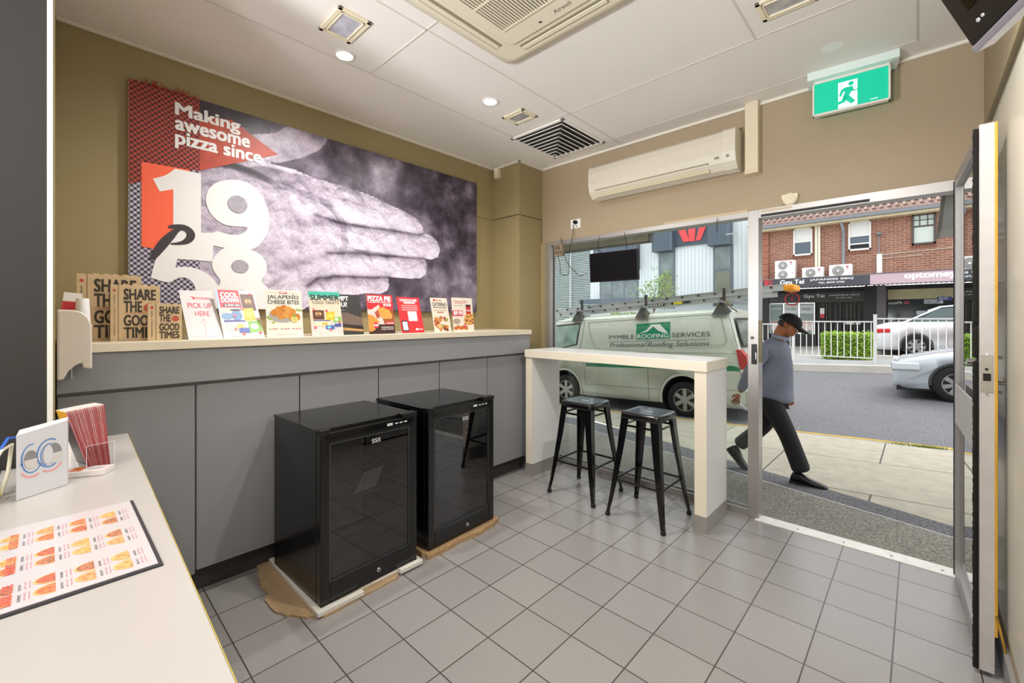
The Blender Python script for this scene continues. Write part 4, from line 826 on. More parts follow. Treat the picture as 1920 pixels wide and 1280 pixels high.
# ================================================================ CEILING FITTINGS
ca = thing('cassette_unit', 'large square cream air conditioning cassette set in the ceiling', 'air conditioner', (-1.345, 1.435, H-0.001))
S = 0.465
def rsq(s, z, r, n=6):
    out = []
    for q, (sx, sy) in enumerate(((1, 1), (-1, 1), (-1, -1), (1, -1))):
        for i in range(n):
            t = R(90*q+90*i/(n-1)); out.append((sx*(s-r)+r*math.cos(t), sy*(s-r)+r*math.sin(t), z))
    return out
CB = mat('#e0d8c2', 0.5, name='cassette_plastic')
M(CB).loft([rsq(S, 0, 0.05), rsq(S, -0.012, 0.05), rsq(S-0.012, -0.026, 0.05), rsq(S-0.055, -0.036, 0.05)], cap=True).build('fascia', ca)
for k in range(4):
    s = M(mat('#8d8672', 0.6)); s.box(-0.27, 0.27, -0.388, -0.335, -0.0385, -0.030); s.use(CB).box(-0.265, 0.265, -0.380, -0.352, -0.042, -0.036)
    s.build('louvre', ca, rot=(0, 0, R(90*k)), bevel=0.002)
g = M(CB); g.loft([rsq(0.300, -0.036, 0.03), rsq(0.300, -0.044, 0.03), rsq(0.295, -0.047, 0.03)], cap=True); gr_ = g.build('grille_panel', ca)
s = M(mat('#5d574a', 0.7)); s.box(-0.235, 0.235, -0.235, 0.175, -0.0478, -0.0465); s.use(CB)
for i in range(30): x = -0.235+0.47*i/29; s.box(x-0.0042, x+0.0042, -0.235, 0.175, -0.052, -0.0475)
for y in (-0.235, -0.03, 0.175): s.box(-0.24, 0.24, y-0.004, y+0.004, -0.053, -0.0475)
s.build('intake_grille', gr_)
tx = M(mat('#4e4a44', 0.5)).text('Airwell', (0.04, 0.262, -0.0475), (1, 0, 0), (0, -1, 0), 0.10, 0.028); tx.box(-0.06, -0.045, 0.25, 0.262, -0.049, -0.047); tx.build('lettering', ca, label='dark maker lettering')

def sq_light(label, x0, x1, y0, y1):
    o = thing('recessed_light', label, 'light fitting', ((x0+x1)/2, (y0+y1)/2, H), 0, 'square cream recessed light fittings'); a, b = (x1-x0)/2, (y1-y0)/2
    f = M(CREAM)
    f.box(-a, a, -b, -b+0.022, -0.010, 0); f.box(-a, a, b-0.022, b, -0.010, 0); f.box(-a, -a+0.022, -b, b, -0.010, 0); f.box(a-0.022, a, -b, b, -0.010, 0)
    f.box(-a+0.026, a-0.026, -b+0.026, -b+0.034, -0.014, 0); f.box(-a+0.026, a-0.026, b-0.034, b-0.026, -0.014, 0); f.box(-a+0.026, -a+0.034, -b+0.026, b-0.026, -0.014, 0); f.box(a-0.034, a-0.026, -b+0.026, b-0.026, -0.014, 0)
    f.build('frame', o, bevel=0.002)
    M(mat('#b9bcc2', 0.15, 0.4, var=0.25, vs=14)).box(-a+0.034, a-0.034, -b+0.034, b-0.034, -0.007, -0.002).build('lens', o)
sq_light('square cream recessed light nearest the camera, beside the first glowing downlight', -2.335, -2.085, 0.965, 1.140)
sq_light('square cream recessed light between the second downlight and the ceiling vent', -2.345, -2.125, 2.37, 2.54)
sq_light('square cream recessed light at the top edge of the photo, toward the exit sign', -0.590, -0.345, 2.37, 2.54)
for (x, y), lb in zip(DOWN+DOWN_ADDED, ('glowing round downlight beside the square recessed light', 'glowing round downlight in mid ceiling before the vent', 'added unseen downlight behind the camera side', 'added unseen downlight by the right wall')):
    o = thing('downlight', lb, 'downlight', (x, y, H)); M(WHITE).lathe([(0.058, 0), (0.058, -0.005), (0.046, -0.007), (0.046, 0)], n=28).build('trim_ring', o)
    M(mat('#fff6e6', 0.5, emit=14)).disc((0, 0, -0.004), 0.045, (1, 0, 0), (0, -1, 0)).build('diffuser', o)
for (x, y), lb in zip(FILL_PANELS, ('added white fill panel nearer the shop side', 'added white fill panel deeper in the serving side')):
    o = thing('fill_panel_fitting', lb, 'light fitting', (x, y, H)); M(WHITE).box(-0.59, 0.59, -0.31, 0.31, -0.03, 0).build('frame', o)  # made-up fitting for the added fill light
    M(mat('#fff8ec', 0.5, emit=2)).box(-0.56, 0.56, -0.28, 0.28, -0.033, -0.030).build('diffuser', o)
for (hp_, ha_, he_), lb in zip(FILL_HEADS, ('added fill lamp on a stand behind the camera, nearer the right wall', 'added fill lamp on a stand behind the camera, farther from the right wall')):
    o = thing('added_fill_stand', lb, 'lamp', (hp_[0], hp_[1], 0)); d_ = (Vector(ha_)-Vector(hp_)).normalized(); p_ = Vector((0, 0, hp_[2]))  # made-up stand modelled round the added fill spot
    M(BLACK).cyl(p_-d_*0.30, p_-d_*0.26, 0.20, 0.24, n=24).build('head', o)
    m_ = M(BLACK); m_.cyl((0, 0, 0.02), (0, 0, hp_[2]-0.28), 0.015); [m_.cyl((0, 0, 0.35), (0.35*math.cos(R(a_)), 0.35*math.sin(R(a_)), 0.0), 0.01) for a_ in (90, 210, 330)]; m_.build('stand', o)
vn = thing('ceiling_vent', 'white square ceiling vent with nested L shaped blades over the window corner', 'vent', (-2.285, 3.01, H))
M(mat('#2f2c28', 0.9)).box(-0.26, 0.26, -0.29, 0.29, -0.002, -0.001).build('dark_throat', vn)
fr = M(CEIL); fr.box(-0.28, 0.28, -0.31, -0.285, -0.012, 0); fr.box(-0.28, 0.28, 0.285, 0.31, -0.012, 0); fr.box(-0.28, -0.255, -0.31, 0.31, -0.012, 0); fr.box(0.255, 0.28, -0.31, 0.31, -0.012, 0); fr.build('frame', vn, bevel=0.002)
bl = M(CEIL)
for k in range(9):
    ax_, ay = 0.238-k*0.054, -0.268+k*0.060     # apex of the L
    bl.add([(-0.255, ay, -0.022), (ax_, ay, -0.022), (ax_, ay+0.022, -0.003), (-0.255, ay+0.022, -0.003)], [(0, 1, 2, 3)])
    bl.add([(ax_, ay, -0.022), (ax_, 0.285, -0.022), (ax_-0.020, 0.285, -0.003), (ax_-0.020, ay, -0.003)], [(0, 1, 2, 3)])
    bl.box(-0.255, ax_+0.002, ay-0.004, ay+0.004, -0.024, -0.02); bl.box(ax_-0.004, ax_+0.004, ay-0.004, 0.285, -0.024, -0.02)
bl.build('blades', vn)

ex = thing('exit_sign', 'illuminated green running man exit sign hung from the ceiling over the door', 'exit sign', (-0.495, 3.335, 2.735), R(6))
M(mat('#dfeee8', 0.4, coat=0.2)).box(-0.025, 0.415, -0.055, 0.10, 0.215, 0.265).build('housing', ex, bevel=0.003, label='white housing coloured pale green for the sign glow')  # green tint puts the sign's glow into the housing colour
bx_ = M(mat('#e6e3d8', 0.5)); bx_.box(0, 0.378, -0.008, 0.030, 0.202, 0.218); bx_.box(0, 0.378, -0.008, 0.030, 0, 0.012); bx_.box(0, 0.010, -0.008, 0.030, 0, 0.218); bx_.box(0.368, 0.378, -0.008, 0.030, 0, 0.218); bx_.build('frame', ex, bevel=0.002)
GS = mat('#00b893', 0.4, emit=0.35); WS = mat('#f2fbf5', 0.4, emit=0.45)
pn = M(GS).box(0.010, 0.368, 0, 0.022, 0.012, 0.202); yk = -0.001
def pg2(m_, pts, k=1): m_.poly([(0.010+x*0.358, yk*k, 0.012+z*0.19) for x, z in pts])
pn.use(WS); pg2(pn, [(0.34, 0.02), (0.60, 0.02), (0.60, 0.86), (0.34, 0.86)])
pn.use(GS)
pn.disc((0.010+0.515*0.358, yk*2, 0.012+0.75*0.19), 0.0135, (1, 0, 0), (0, 0, 1))
pg2(pn, [(0.41, 0.66), (0.54, 0.66), (0.545, 0.56), (0.49, 0.38), (0.575, 0.16), (0.52, 0.09), (0.40, 0.33), (0.43, 0.50)], 2)
pg2(pn, [(0.43, 0.66), (0.38, 0.61), (0.35, 0.42), (0.378, 0.39), (0.415, 0.54), (0.46, 0.57)], 2)
pg2(pn, [(0.51, 0.64), (0.56, 0.52), (0.605, 0.535), (0.605, 0.50), (0.54, 0.48), (0.49, 0.56)], 2)
pg2(pn, [(0.41, 0.41), (0.48, 0.37), (0.43, 0.18), (0.31, 0.14), (0.29, 0.21), (0.39, 0.27)], 2)
pn.use(WS); pn.text('matrix', (0.010+0.77*0.358, yk*2, 0.026), (1, 0, 0), (0, 0, 1), 0.035, 0.006, bold=0.02)
pn.build('sign_face', ex)
M(mat('#f2f1ec', 0.4)).disc((0, 0, 0), 0.055, (1, 0, 0), (0, -1, 0)).build('cover_disc', tag(thing('sensor_plate', 'faint round cover plate on the ceiling beside the exit sign', 'cover plate', (-0.36, 3.05, H-0.002)), kind=None))

# ================================================================ ON THE FRONT WALL
ac = thing('split_air_conditioner', 'long white wall mounted split air conditioner above the shop window', 'air conditioner', (-2.165, YF, 2.520))
pf = [(0, 0.02), (-0.06, 0.0), (-0.13, 0.01), (-0.178, 0.055), (-0.195, 0.12), (-0.196, 0.22), (-0.185, 0.272), (-0.16, 0.292), (0, 0.295)]
M(mat('#d3ccba', 0.45, coat=0.1)).prism(pf, 0, 0, 1.215).build('body', ac, bevel=0.006)
ep = [(0.004, 0.018), (-0.06, -0.004), (-0.133, 0.006), (-0.182, 0.052), (-0.200, 0.12), (-0.201, 0.22), (-0.19, 0.276), (-0.163, 0.297), (0.004, 0.299)]
e_ = M(mat('#d6cfbe', 0.45)); e_.prism(ep, 0, -0.004, 0.014); e_.build('end_cap', ac, bevel=0.004); M(mat('#d6cfbe', 0.45)).prism(ep, 0, 1.13, 1.222).build('end_cap', ac, bevel=0.004)
fl = M(mat('#d2c9a9', 0.4)); fl.add([(0.06, -0.1375, 0.014), (1.03, -0.1375, 0.014), (1.03, -0.186, 0.066), (0.06, -0.186, 0.066)], [(0, 1, 2, 3)])
fl.use(mat('#5a5348', 0.8)); fl.add([(0.055, -0.186, 0.066), (1.035, -0.186, 0.066), (1.035, -0.187, 0.071), (0.055, -0.187, 0.071)], [(0, 1, 2, 3)])
fl.add([(0.055, -0.135, 0.011), (1.035, -0.135, 0.011), (1.035, -0.1375, 0.0145), (0.055, -0.1375, 0.0145)], [(0, 1, 2, 3)]); fl.add([(1.03, -0.1365, 0.013), (1.035, -0.1365, 0.013), (1.035, -0.188, 0.07), (1.03, -0.188, 0.07)], [(0, 1, 2, 3)])
fl.build('air_flap', ac)
ds = M(mat('#8f897c', 0.5)); ds.cyl((1.17, -0.197, 0.09), (1.17, -0.203, 0.09), 0.010); ds.box(1.08, 1.11, -0.199, -0.195, 0.085, 0.10); ds.text('DAIKIN', (0.03, -0.1965, 0.135), (1, 0, 0), (0, 0, 1), 0.05, 0.008); ds.build('display', ac)
dc = thing('pipe_duct', 'square cream duct dropping from the ceiling beside the wall air conditioner', 'duct', (-0.872, YF, 2.49))
M(mat('#ddd0b4', 0.5)).box(-0.043, 0.043, -0.075, 0, 0.0, 0.51).build('channel', dc, bevel=0.004); M(mat('#d6c8aa', 0.5)).box(-0.045, 0.045, -0.078, 0, -0.004, 0.03).build('end_cap', dc, bevel=0.004)
sk = thing('power_socket', 'white wall socket with a black plug at the corner above the window', 'socket', (-2.44, YF, 2.368))
M(WHITE).box(-0.058, 0.058, -0.009, 0, -0.045, 0.045).build('plate', sk, bevel=0.002)
q_ = M(BLACK).cyl((0.008, -0.009, 0.012), (0.008, -0.042, 0.012), 0.019, 0.016); q_.build('plug', sk); w_ = M(mat('#3a3a3a', 0.5)); w_.box(-0.03, -0.02, -0.011, -0.009, -0.03, -0.018); w_.box(0.012, 0.022, -0.011, -0.009, -0.032, -0.02); w_.build('switch', sk)
cbm = M(mat('#161616', 0.5))
cbm.tube([(-2.436, 3.46, 2.375), (-2.45, 3.47, 2.33), (-2.452, 3.46, 2.244), (-2.482, 3.455, 2.12), (-2.493, 3.455, 1.95), (-2.484, 3.455, 1.896), (-2.51, 3.455, 1.868), (-2.56, 3.455, 1.872), (-2.597, 3.455, 1.884), (-2.60, 3.455, 1.97), (-2.625, 3.455, 2.066)], 0.0028, 6)
_c = cbm.build('cord', sk, label='thin black cord'); _c.location = (2.44, -YF, -2.368)
cb2 = M(mat('#161616', 0.5)); cb2.tube([(-2.572, 3.455, 2.074), (-2.548, 3.455, 2.085), (-2.53, 3.455, 2.02), (-2.468, 3.455, 1.934), (-2.42, 3.455, 1.90), (-2.389, 3.455, 1.863), (-2.35, 3.455, 1.852), (-2.28, 3.455, 1.87)], 0.0028, 6)
SCORD = cb2
jb = thing('junction_box', 'small brown terminal box with wires at the top left of the window', 'terminal box', (-2.665, 3.46, 2.065))
M(mat('#8a7a66', 0.6, var=0.3, vs=60)).box(0, 0.10, -0.02, 0.015, 0, 0.12).build('case', jb); t_ = M(mat('#40342c', 0.5)); [t_.box(0.01+0.016*k, 0.02+0.016*k, -0.023, -0.02, 0.02+0.045*(k % 2), 0.05+0.05*(k % 2)) for k in range(5)]; t_.build('terminals', jb); _c = SCORD.build('cord', jb, label='thin black cord'); _c.location = (2.665, -3.46, -2.065)
M(mat('#1d1d1d', 0.5)).tube([(0.09, -0.005, 0.12), (0.075, 0, 0.15), (0.075, 0.0, 0.185)], 0.003, 6).build('hanger', jb)
sn = thing('door_sensor', 'cream half round door chime on the wall over the door head', 'door chime', (-0.645, YF, 2.268))
M(CREAM).lathe([(0.001, -0.045), (0.030, -0.043), (0.045, -0.030), (0.048, 0)], ax=1, n=28).build('cover', sn); M(CREAM).box(-0.048, 0.048, -0.036, 0, 0, 0.035).build('case', sn, bevel=0.006)
pi_ = thing('motion_detector', 'small cream motion detector high in the olive wall corner', 'sensor', (-3.15, 3.14, 2.88))
M(CREAM).box(-0.03, 0.03, -0.045, 0, 0, 0.11).build('case', pi_, bevel=0.006); M(mat('#f4efe2', 0.3)).box(-0.022, 0.022, -0.048, -0.044, 0.055, 0.10).build('lens', pi_, bevel=0.002)

# ---- screen hung on chains in the window
sc = thing('hanging_screen', 'black flat screen hung on chains inside the shop window', 'screen', (-2.200, 3.40, 1.775), R(1), rot=(R(4), 0, R(1)))
M(mat('#040405', 0.4, spec=0.3)).box(0, 0.47, -0.018, 0.018, 0, 0.262).build('panel', sc, bevel=0.003); M(mat('#010102', 0.35, spec=0.2)).box(0.010, 0.460, -0.0195, -0.018, 0.012, 0.252).build('display', sc)
M(mat('#101010', 0.4)).box(0.12, 0.35, 0.018, 0.04, 0.05, 0.20).build('rear_case', sc, bevel=0.004)
def chain(name, label, pts):
    m = M(mat('#2b2a28', 0.4, 0.5)); L_ = []
    for a, b in zip(pts, pts[1:]):
        a = Vector(a); b = Vector(b); n_ = max(2, int((b-a).length/0.014))
        for i in range(n_):
            p = a.lerp(b, (i+0.5)/n_); d = (b-a).normalized(); sd = d.orthogonal().normalized() if i % 2 else d.cross(d.orthogonal()).normalized()
            ring = [p+d*math.cos(t)*0.0095+sd*math.sin(t)*0.0045 for t in [2*math.pi*k/8 for k in range(9)]]
            m.tube(ring, 0.0014, 4)
    return tag(m.build(name), label, 'chain')
chain('chain', 'black chain holding the left side of the hanging screen', [(-2.145, 3.45, 2.20), (-2.158, 3.44, 2.085), (-2.10, 3.415, 2.04)])
chain('chain', 'black chain holding the right side of the hanging screen', [(-1.888, 3.45, 2.20), (-1.862, 3.44, 2.09), (-1.85, 3.41, 2.045)])
chain('chain', 'loose black chain hanging at the top of the window near the mullion', [(-1.112, 3.45, 2.205), (-1.112, 3.45, 2.095)])

# ---- television at the top right corner of the view
tv = thing('wall_television', 'black television with silver lower edge tilted high on the right wall', 'television', (0.074, 1.20, 1.965), 0)
tv.rotation_euler = (0, 0, 0)
fx = Vector((math.sin(R(19)), -math.cos(R(19)), 0))       # along the lower edge, away from the window
nrm = Vector((-math.cos(R(19)), -math.sin(R(19)), 0))     # the screen looks into the room
tl = R(24); upv = (Vector((0, 0, 1))*math.cos(tl)+nrm*math.sin(tl)).normalized(); nn = (nrm*math.cos(tl)-Vector((0, 0, 1))*math.sin(tl)).normalized()
tm = Matrix((( fx.x, upv.x, nn.x, 0.074), (fx.y, upv.y, nn.y, 1.20), (fx.z, upv.z, nn.z, 1.965), (0, 0, 0, 1)))
tv.matrix_world = tm
tv.location = (0.074, 1.20, 1.965); tv.rotation_euler = tm.to_euler()
M(mat('#15110f', 0.35)).box(0, 0.48, 0.0, 0.30, -0.030, 0.0).build('case', tv, bevel=0.004)
M(mat('#030304', 0.08)).box(0.045, 0.435, 0.055, 0.27, 0.0, 0.002).build('display', tv)
M(mat('#b9b7c6', 0.3, 0.5)).box(0, 0.48, -0.014, 0.0, -0.030, 0.002).build('lower_trim', tv, bevel=0.003, label='silver lower trim')
b_ = M(mat('#d8d8dc', 0.3)); b_.cyl((0.05, 0.028, 0), (0.05, 0.028, 0.002), 0.0035); b_.cyl((0.064, 0.028, 0), (0.064, 0.028, 0.002), 0.0028); b_.build('indicator', tv)
# ================================================================ OUTSIDE: GROUND
def gz(x, y): return -0.04+0.05*x-0.02*(y-3.6)
def rz_(x, y): return gz(x, 7.3)-0.10+(y-7.3)*0.044
def fz(x, y): return 0.30+0.045*x+0.030*(y-14.8)
def sheet(m, x0, x1, ya, yb, fn, nx=10, ny=3):
    """quad strip between y=ya(x) and y=yb(x)"""
    vs = []; 
    for i in range(nx+1):
        x = x0+(x1-x0)*i/nx; a = ya(x) if callable(ya) else ya; b = yb(x) if callable(yb) else yb
        for j in range(ny+1): y = a+(b-a)*j/ny; vs.append((x, y, fn(x, y)))
    k = ny+1; return m.add(vs, [(i*k+j, (i+1)*k+j, (i+1)*k+j+1, i*k+j+1) for i in range(nx) for j in range(ny)])
lo_ = lambda x: 4.25-0.385*x; hi_ = lambda x: 4.50-0.441*x
lo_ = lambda x: max(3.75, 4.252-0.383*x) if x > -4 else 5.784; hi_ = lambda x: max(4.0, 4.50-0.441*x) if x > -4 else 6.264
AGG = speckle_mat('exposed_aggregate', '#5f5c55', '#a39f94', 60, 0.8, 0.40, 0.60, 0.12); ASP = speckle_mat('dark_asphalt_strip', '#45444a', '#807f82', 55, 0.85, 0.38, 0.62, 0.08)
g = M(AGG); sheet(g, -9, 3, 3.55, lo_, lambda x, y: gz(x, y)+0.002); struct(g.build('forecourt'), 'exposed aggregate strip along the shopfront')
g = M(ASP); sheet(g, -9, 3, lo_, hi_, lambda x, y: gz(x, y)+0.003); struct(g.build('ramp_strip'), 'dark asphalt ramp strip crossing the footpath')
PAV = brick_mat('footpath_slabs', '#b7b1a0', '#aaa493', '#5c584e', 1.75, 1.20, 0.008, 0.5, 'xy', (-0.3, 4.84), 0.85, 0.16, 0.4, 7)
g = M(PAV); sheet(g, -30, 12, hi_, 7.18, gz, 42, 6); struct(g.build('footpath'), 'pale concrete footpath outside the shop')
g = M(mat('#a39e93', 0.85, var=0.1, vs=4)); sheet(g, -30, 12, 7.18, 7.32, gz)
g.use(mat('#c9a338', 0.8, var=0.35, vs=5)); sheet(g, -30, 12, 7.24, 7.325, lambda x, y: gz(x, y)+0.002); g.use(mat('#b59b53', 0.85, var=0.3, vs=5))
g.add([(-30, 7.325, gz(-30, 7.3)), (12, 7.325, gz(12, 7.3)), (12, 7.36, rz_(12, 7.3)-0.02), (-30, 7.36, rz_(-30, 7.3)-0.02)], [(0, 1, 2, 3)])
struct(g.build('near_kerb'), 'kerb with worn yellow line')
g = M(speckle_mat('road_asphalt', '#58585b', '#7c7c80', 45, 0.75, 0.40, 0.60, 0.05)); sheet(g, -40, 20, 7.3, 14.25, rz_, 12, 3); struct(g.build('road'), 'grey asphalt road')
g = M(mat('#c6c1b6', 0.85, var=0.08, vs=3)); sheet(g, -40, 20, 14.2, 14.5, lambda x, y: fz(x, 14.2)-0.015); g.add([(-40, 14.2, rz_(-40, 14.2)-0.05), (20, 14.2, rz_(20, 14.2)-0.05), (20, 14.2, fz(20, 14.2)-0.015), (-40, 14.2, fz(-40, 14.2)-0.015)], [(0, 1, 2, 3)])
struct(g.build('far_kerb'), 'pale far kerb')
g = M(mat('#a8a59f', 0.85, var=0.12, vs=3)); sheet(g, -40, 20, 14.5, 20.6, fz); struct(g.build('far_footpath'), 'far side footpath and service lane')
random.seed(21)
gr = M(mat('#6f8a35', 0.8, var=0.3, vs=40))
for cx_, n_ in ((-0.15, 60), (0.05, 110), (0.16, 60)):
    for i in range(n_):
        x = cx_+random.gauss(0, 0.07); y = 7.17+random.gauss(0, 0.015); z = gz(x, y); a = random.uniform(-0.02, 0.02); l = random.uniform(0.015, 0.04)
        gr.add([(x-0.003, y, z), (x+0.003, y, z), (x+a, y+random.uniform(-0.01, 0.01), z+l)], [(0, 1, 2)])
tag(gr.build('grass_tuft'), 'little grass growing along the kerb edge', 'grass', kind='stuff')
# own shop awning seen from inside
aw = M(mat('#8f9489', 0.7)).box(-9, 2.2, 3.66, 6.15, 2.79, 2.95); aw.use(mat('#b3b5ad', 0.6)).box(-9, 2.2, 6.15, 6.2, 2.72, 3.3); aw.use(mat('#8a8c84', 0.6)); [aw.box(-9, 2.2, 3.9+0.3*k, 3.91+0.3*k, 2.783, 2.79) for k in range(7)]
struct(aw.build('awning'), 'awning soffit over the footpath outside')
struct(M(mat('#a59a86', 0.7)).box(-9, 2.6, YF+0.15, 3.72, 2.24, 6.0).build('wall_facade'))
struct(M(mat('#9a917e', 0.7)).box(-9, XL-0.1, YF+0.1, 3.72, -0.6, 2.3).build('wall_neighbour'))
struct(M(mat('#9a917e', 0.7)).box(XR+0.1, 2.6, YF+0.1, 3.72, -0.3, 2.3).build('wall_neighbour_right'))
o = thing('under_awning_sign', 'cream light box hung under the awning at the upper left of the window', 'light box', (-7, 6.02, 2.575))
M(mat('#e3dcc4', 0.6, var=0.03, vs=3)).box(0, 4.10, 0, 0.12, 0.006, 0.22).build('panel', o); M(mat('#5f5e56', 0.5)).box(0, 4.11, -0.004, 0.124, 0, 0.010).box(4.10, 4.112, -0.004, 0.124, 0, 0.22).build('frame', o)
o = thing('awning_end_box', 'grey sloping awning box seen through the top right of the doorway', 'awning box', (0, 5.6, 0))
M(mat('#a3a39f', 0.6, var=0.06, vs=6)).prism([(0.13, 2.25), (1.6, 2.25), (1.6, 2.80), (0.185, 2.80)], 1, 0, 0.5).build('casing', o, bevel=0.01); M(mat('#77756f', 0.6)).prism([(0.125, 2.245), (0.15, 2.245), (0.205, 2.80), (0.18, 2.80)], 1, -0.006, 0.506).build('edge_trim', o)

# ================================================================ FAR SIDE OF THE STREET
BRK = brick_mat('red_brick', '#9c6c58', '#8a5a4a', '#b9a595', 0.235, 0.080, 0.007, 0.5, 'xz', (0, 0), 0.85, 0.12, 0.3, 9)
BRK2 = mat('#a06a56', 0.85, var=0.12, vs=12, bump=0.2, bs=30)
bb = thing('brick_building', 'red brick two storey shop building with tiled roof across the street', 'building', (0, 20.5, 0))
w = M(BRK); w.box(-4.59, 6.5, 0, 3.5, 2.92, 5.15); w.build('wall', bb)
pq = M(BRK2)
for k in range(9): pq.box(-5.02, -4.55, -0.10, 0.2, 2.9+0.262*k, 2.9+0.262*k+0.248)
pq.use(mat('#6b4436', 0.9)).box(-5.0, -4.56, -0.085, 0.2, 2.6, 5.2); pq.build('corner_pier', bb, bevel=0.008)
M(mat('#d9cba8', 0.7, var=0.08, vs=4)).box(-5.1, 6.6, -0.42, 0.0, 5.02, 5.14).build('eaves_soffit', bb)
gt = M(mat('#7b8085', 0.5)).box(-5.15, 6.6, -0.52, -0.42, 5.10, 5.22); gt.build('gutter', bb, bevel=0.01)
rf = M(); TL = [mat(h, 0.8, var=0.2, vs=14) for h in ('#8a7066', '#988075', '#7d6258', '#a19084')]
def tiles_mat():
    m = brick_mat('roof_tiles', '#93796d', '#7e6055', '#5e443c', 0.21, 0.5, 0.012, 0.5, 'xz', (0, 0), 0.8, 0.25, 0.6, 9); return m
RT = tiles_mat(); sl = math.tan(R(30))
for k in range(12):
    y0_ = -0.48+0.30*k; z0_ = 5.20+0.30*k*sl; xl = -5.15+0.30*k*0.55
    rf.use(RT).add([(xl, y0_, z0_+0.035), (6.6, y0_, z0_+0.035), (6.6, y0_+0.34, z0_+0.34*sl), (xl+0.19, y0_+0.34, z0_+0.34*sl)], [(0, 1, 2, 3)])
    rf.use(mat('#5d443b', 0.9)).add([(xl, y0_, z0_-0.01), (6.6, y0_, z0_-0.01), (6.6, y0_, z0_+0.035), (xl, y0_, z0_+0.035)], [(0, 1, 2, 3)])
    n_ = int((6.6-xl)/0.21)
    rf.use(TL[k % 4])
    for i in range(n_):
        x = xl+0.105+i*0.21+(0.1 if k % 2 else 0)
        rf.add([(x-0.045, y0_-0.004, z0_+0.034), (x, y0_-0.008, z0_+0.052), (x+0.045, y0_-0.004, z0_+0.034), (x-0.045, y0_+0.31, z0_+0.034+0.31*sl), (x, y0_+0.31, z0_+0.05+0.31*sl), (x+0.045, y0_+0.31, z0_+0.034+0.31*sl)], [(0, 1, 4, 3), (1, 2, 5, 4), (0, 2, 1)])
rf.build('roof', bb)
hip = M(mat('#c7b3a6', 0.8)); hip.tube([(-5.18, -0.50, 5.26), (-3.2, 3.1, 7.35)], 0.09, 8); hip.build('hip_ridge', bb)
def sash(x0, x1, z0, z1, kind):
    fr = M(mat('#e9e6df' if kind != 2 else '#4f4640', 0.5)); t = 0.055
    fr.box(x0, x1, -0.06, 0.02, z0, z0+t*1.2); fr.box(x0, x1, -0.06, 0.02, z1-t, z1); fr.box(x0, x0+t, -0.06, 0.02, z0, z1); fr.box(x1-t, x1, -0.06, 0.02, z0, z1)
    zm = z0+(z1-z0)*(0.50 if kind < 2 else 0.60); fr.box(x0, x1, -0.04, 0.02, zm-0.025, zm+0.025)
    if kind == 1: fr.box(x0+t, x1-t, -0.05, 0.0, z0+0.22, z0+0.27)
    if kind == 2:
        for k in (1, 2): xx = x0+(x1-x0)*k/3; fr.box(xx-0.012, xx+0.012, -0.03, 0.02, zm, z1)
        fr.box(x0, x1, -0.03, 0.02, (zm+z1)/2-0.012, (zm+z1)/2+0.012)
    f = fr.build('window', bb, bevel=0.004)
    p = M(mat('#dfe0dd', 0.3, var=0.03, vs=5) if kind < 2 else mat('#c9d6d0', 0.25)).box(x0+t, x1-t, -0.005, 0.0, zm, z1-t)
    p.use(mat('#54616c', 0.12) if kind < 2 else mat('#cbd4cd', 0.25)).box(x0+t, x1-t, -0.008, -0.002, z0+(0.24 if kind == 1 else t), zm)
    if kind == 1: p.use(mat('#15161a', 0.6)).box(x0+t, x1-t, -0.004, 0.0, z0+t, z0+0.22)
    p.build('pane', f)
    s = M(mat('#8a5a47', 0.9)); n_ = int((x1-x0+0.1)/0.085)
    for i in range(n_): s.box(x0-0.05+i*0.085, x0-0.05+i*0.085+0.07, -0.03, 0.02, z0-0.11, z0-0.005)
    s.build('brick_sill', bb)
sash(-3.68, -3.04, 3.93, 5.03, 0); sash(-1.92, -1.26, 3.95, 5.03, 1); sash(-0.17, 0.43, 3.97, 5.03, 2); sash(1.55, 2.35, 3.95, 5.03, 0)
dp = M(mat('#e6dfcc', 0.5)); dp.box(-2.95, -2.87, -0.10, 0, 3.0, 5.02); dp.box(-2.85, -2.78, -0.12, 0, 3.0, 5.02); dp.build('downpipe', bb, label='cream twin downpipe')
dp = M(mat('#8d9196', 0.5)); dp.cyl((-2.06, -0.08, 3.0), (-2.06, -0.08, 4.75), 0.045); dp.cyl((-2.06, -0.08, 4.75), (-2.12, -0.40, 5.1), 0.045); dp.build('downpipe', bb, label='grey downpipe')
vp = M(mat('#8b8f93', 0.5)); vp.cyl((-1.04, -0.10, 3.1), (-1.04, -0.10, 4.45), 0.018); vp.cyl((-1.04, -0.10, 4.45), (-1.04, -0.10, 4.55), 0.09, 0.05); vp.use(mat('#e4e2dd', 0.5)).box(-1.10, -0.95, -0.14, 0, 2.95, 3.75); vp.build('vent_pipe', bb)
cdt = M(mat('#ded7cb', 0.5)); cdt.cyl((-0.95, -0.03, 3.72), (1.2, -0.03, 3.80), 0.012, n=6); cdt.cyl((-0.95, -0.03, 3.58), (0.1, -0.03, 3.62), 0.012, n=6); cdt.build('conduit', bb)

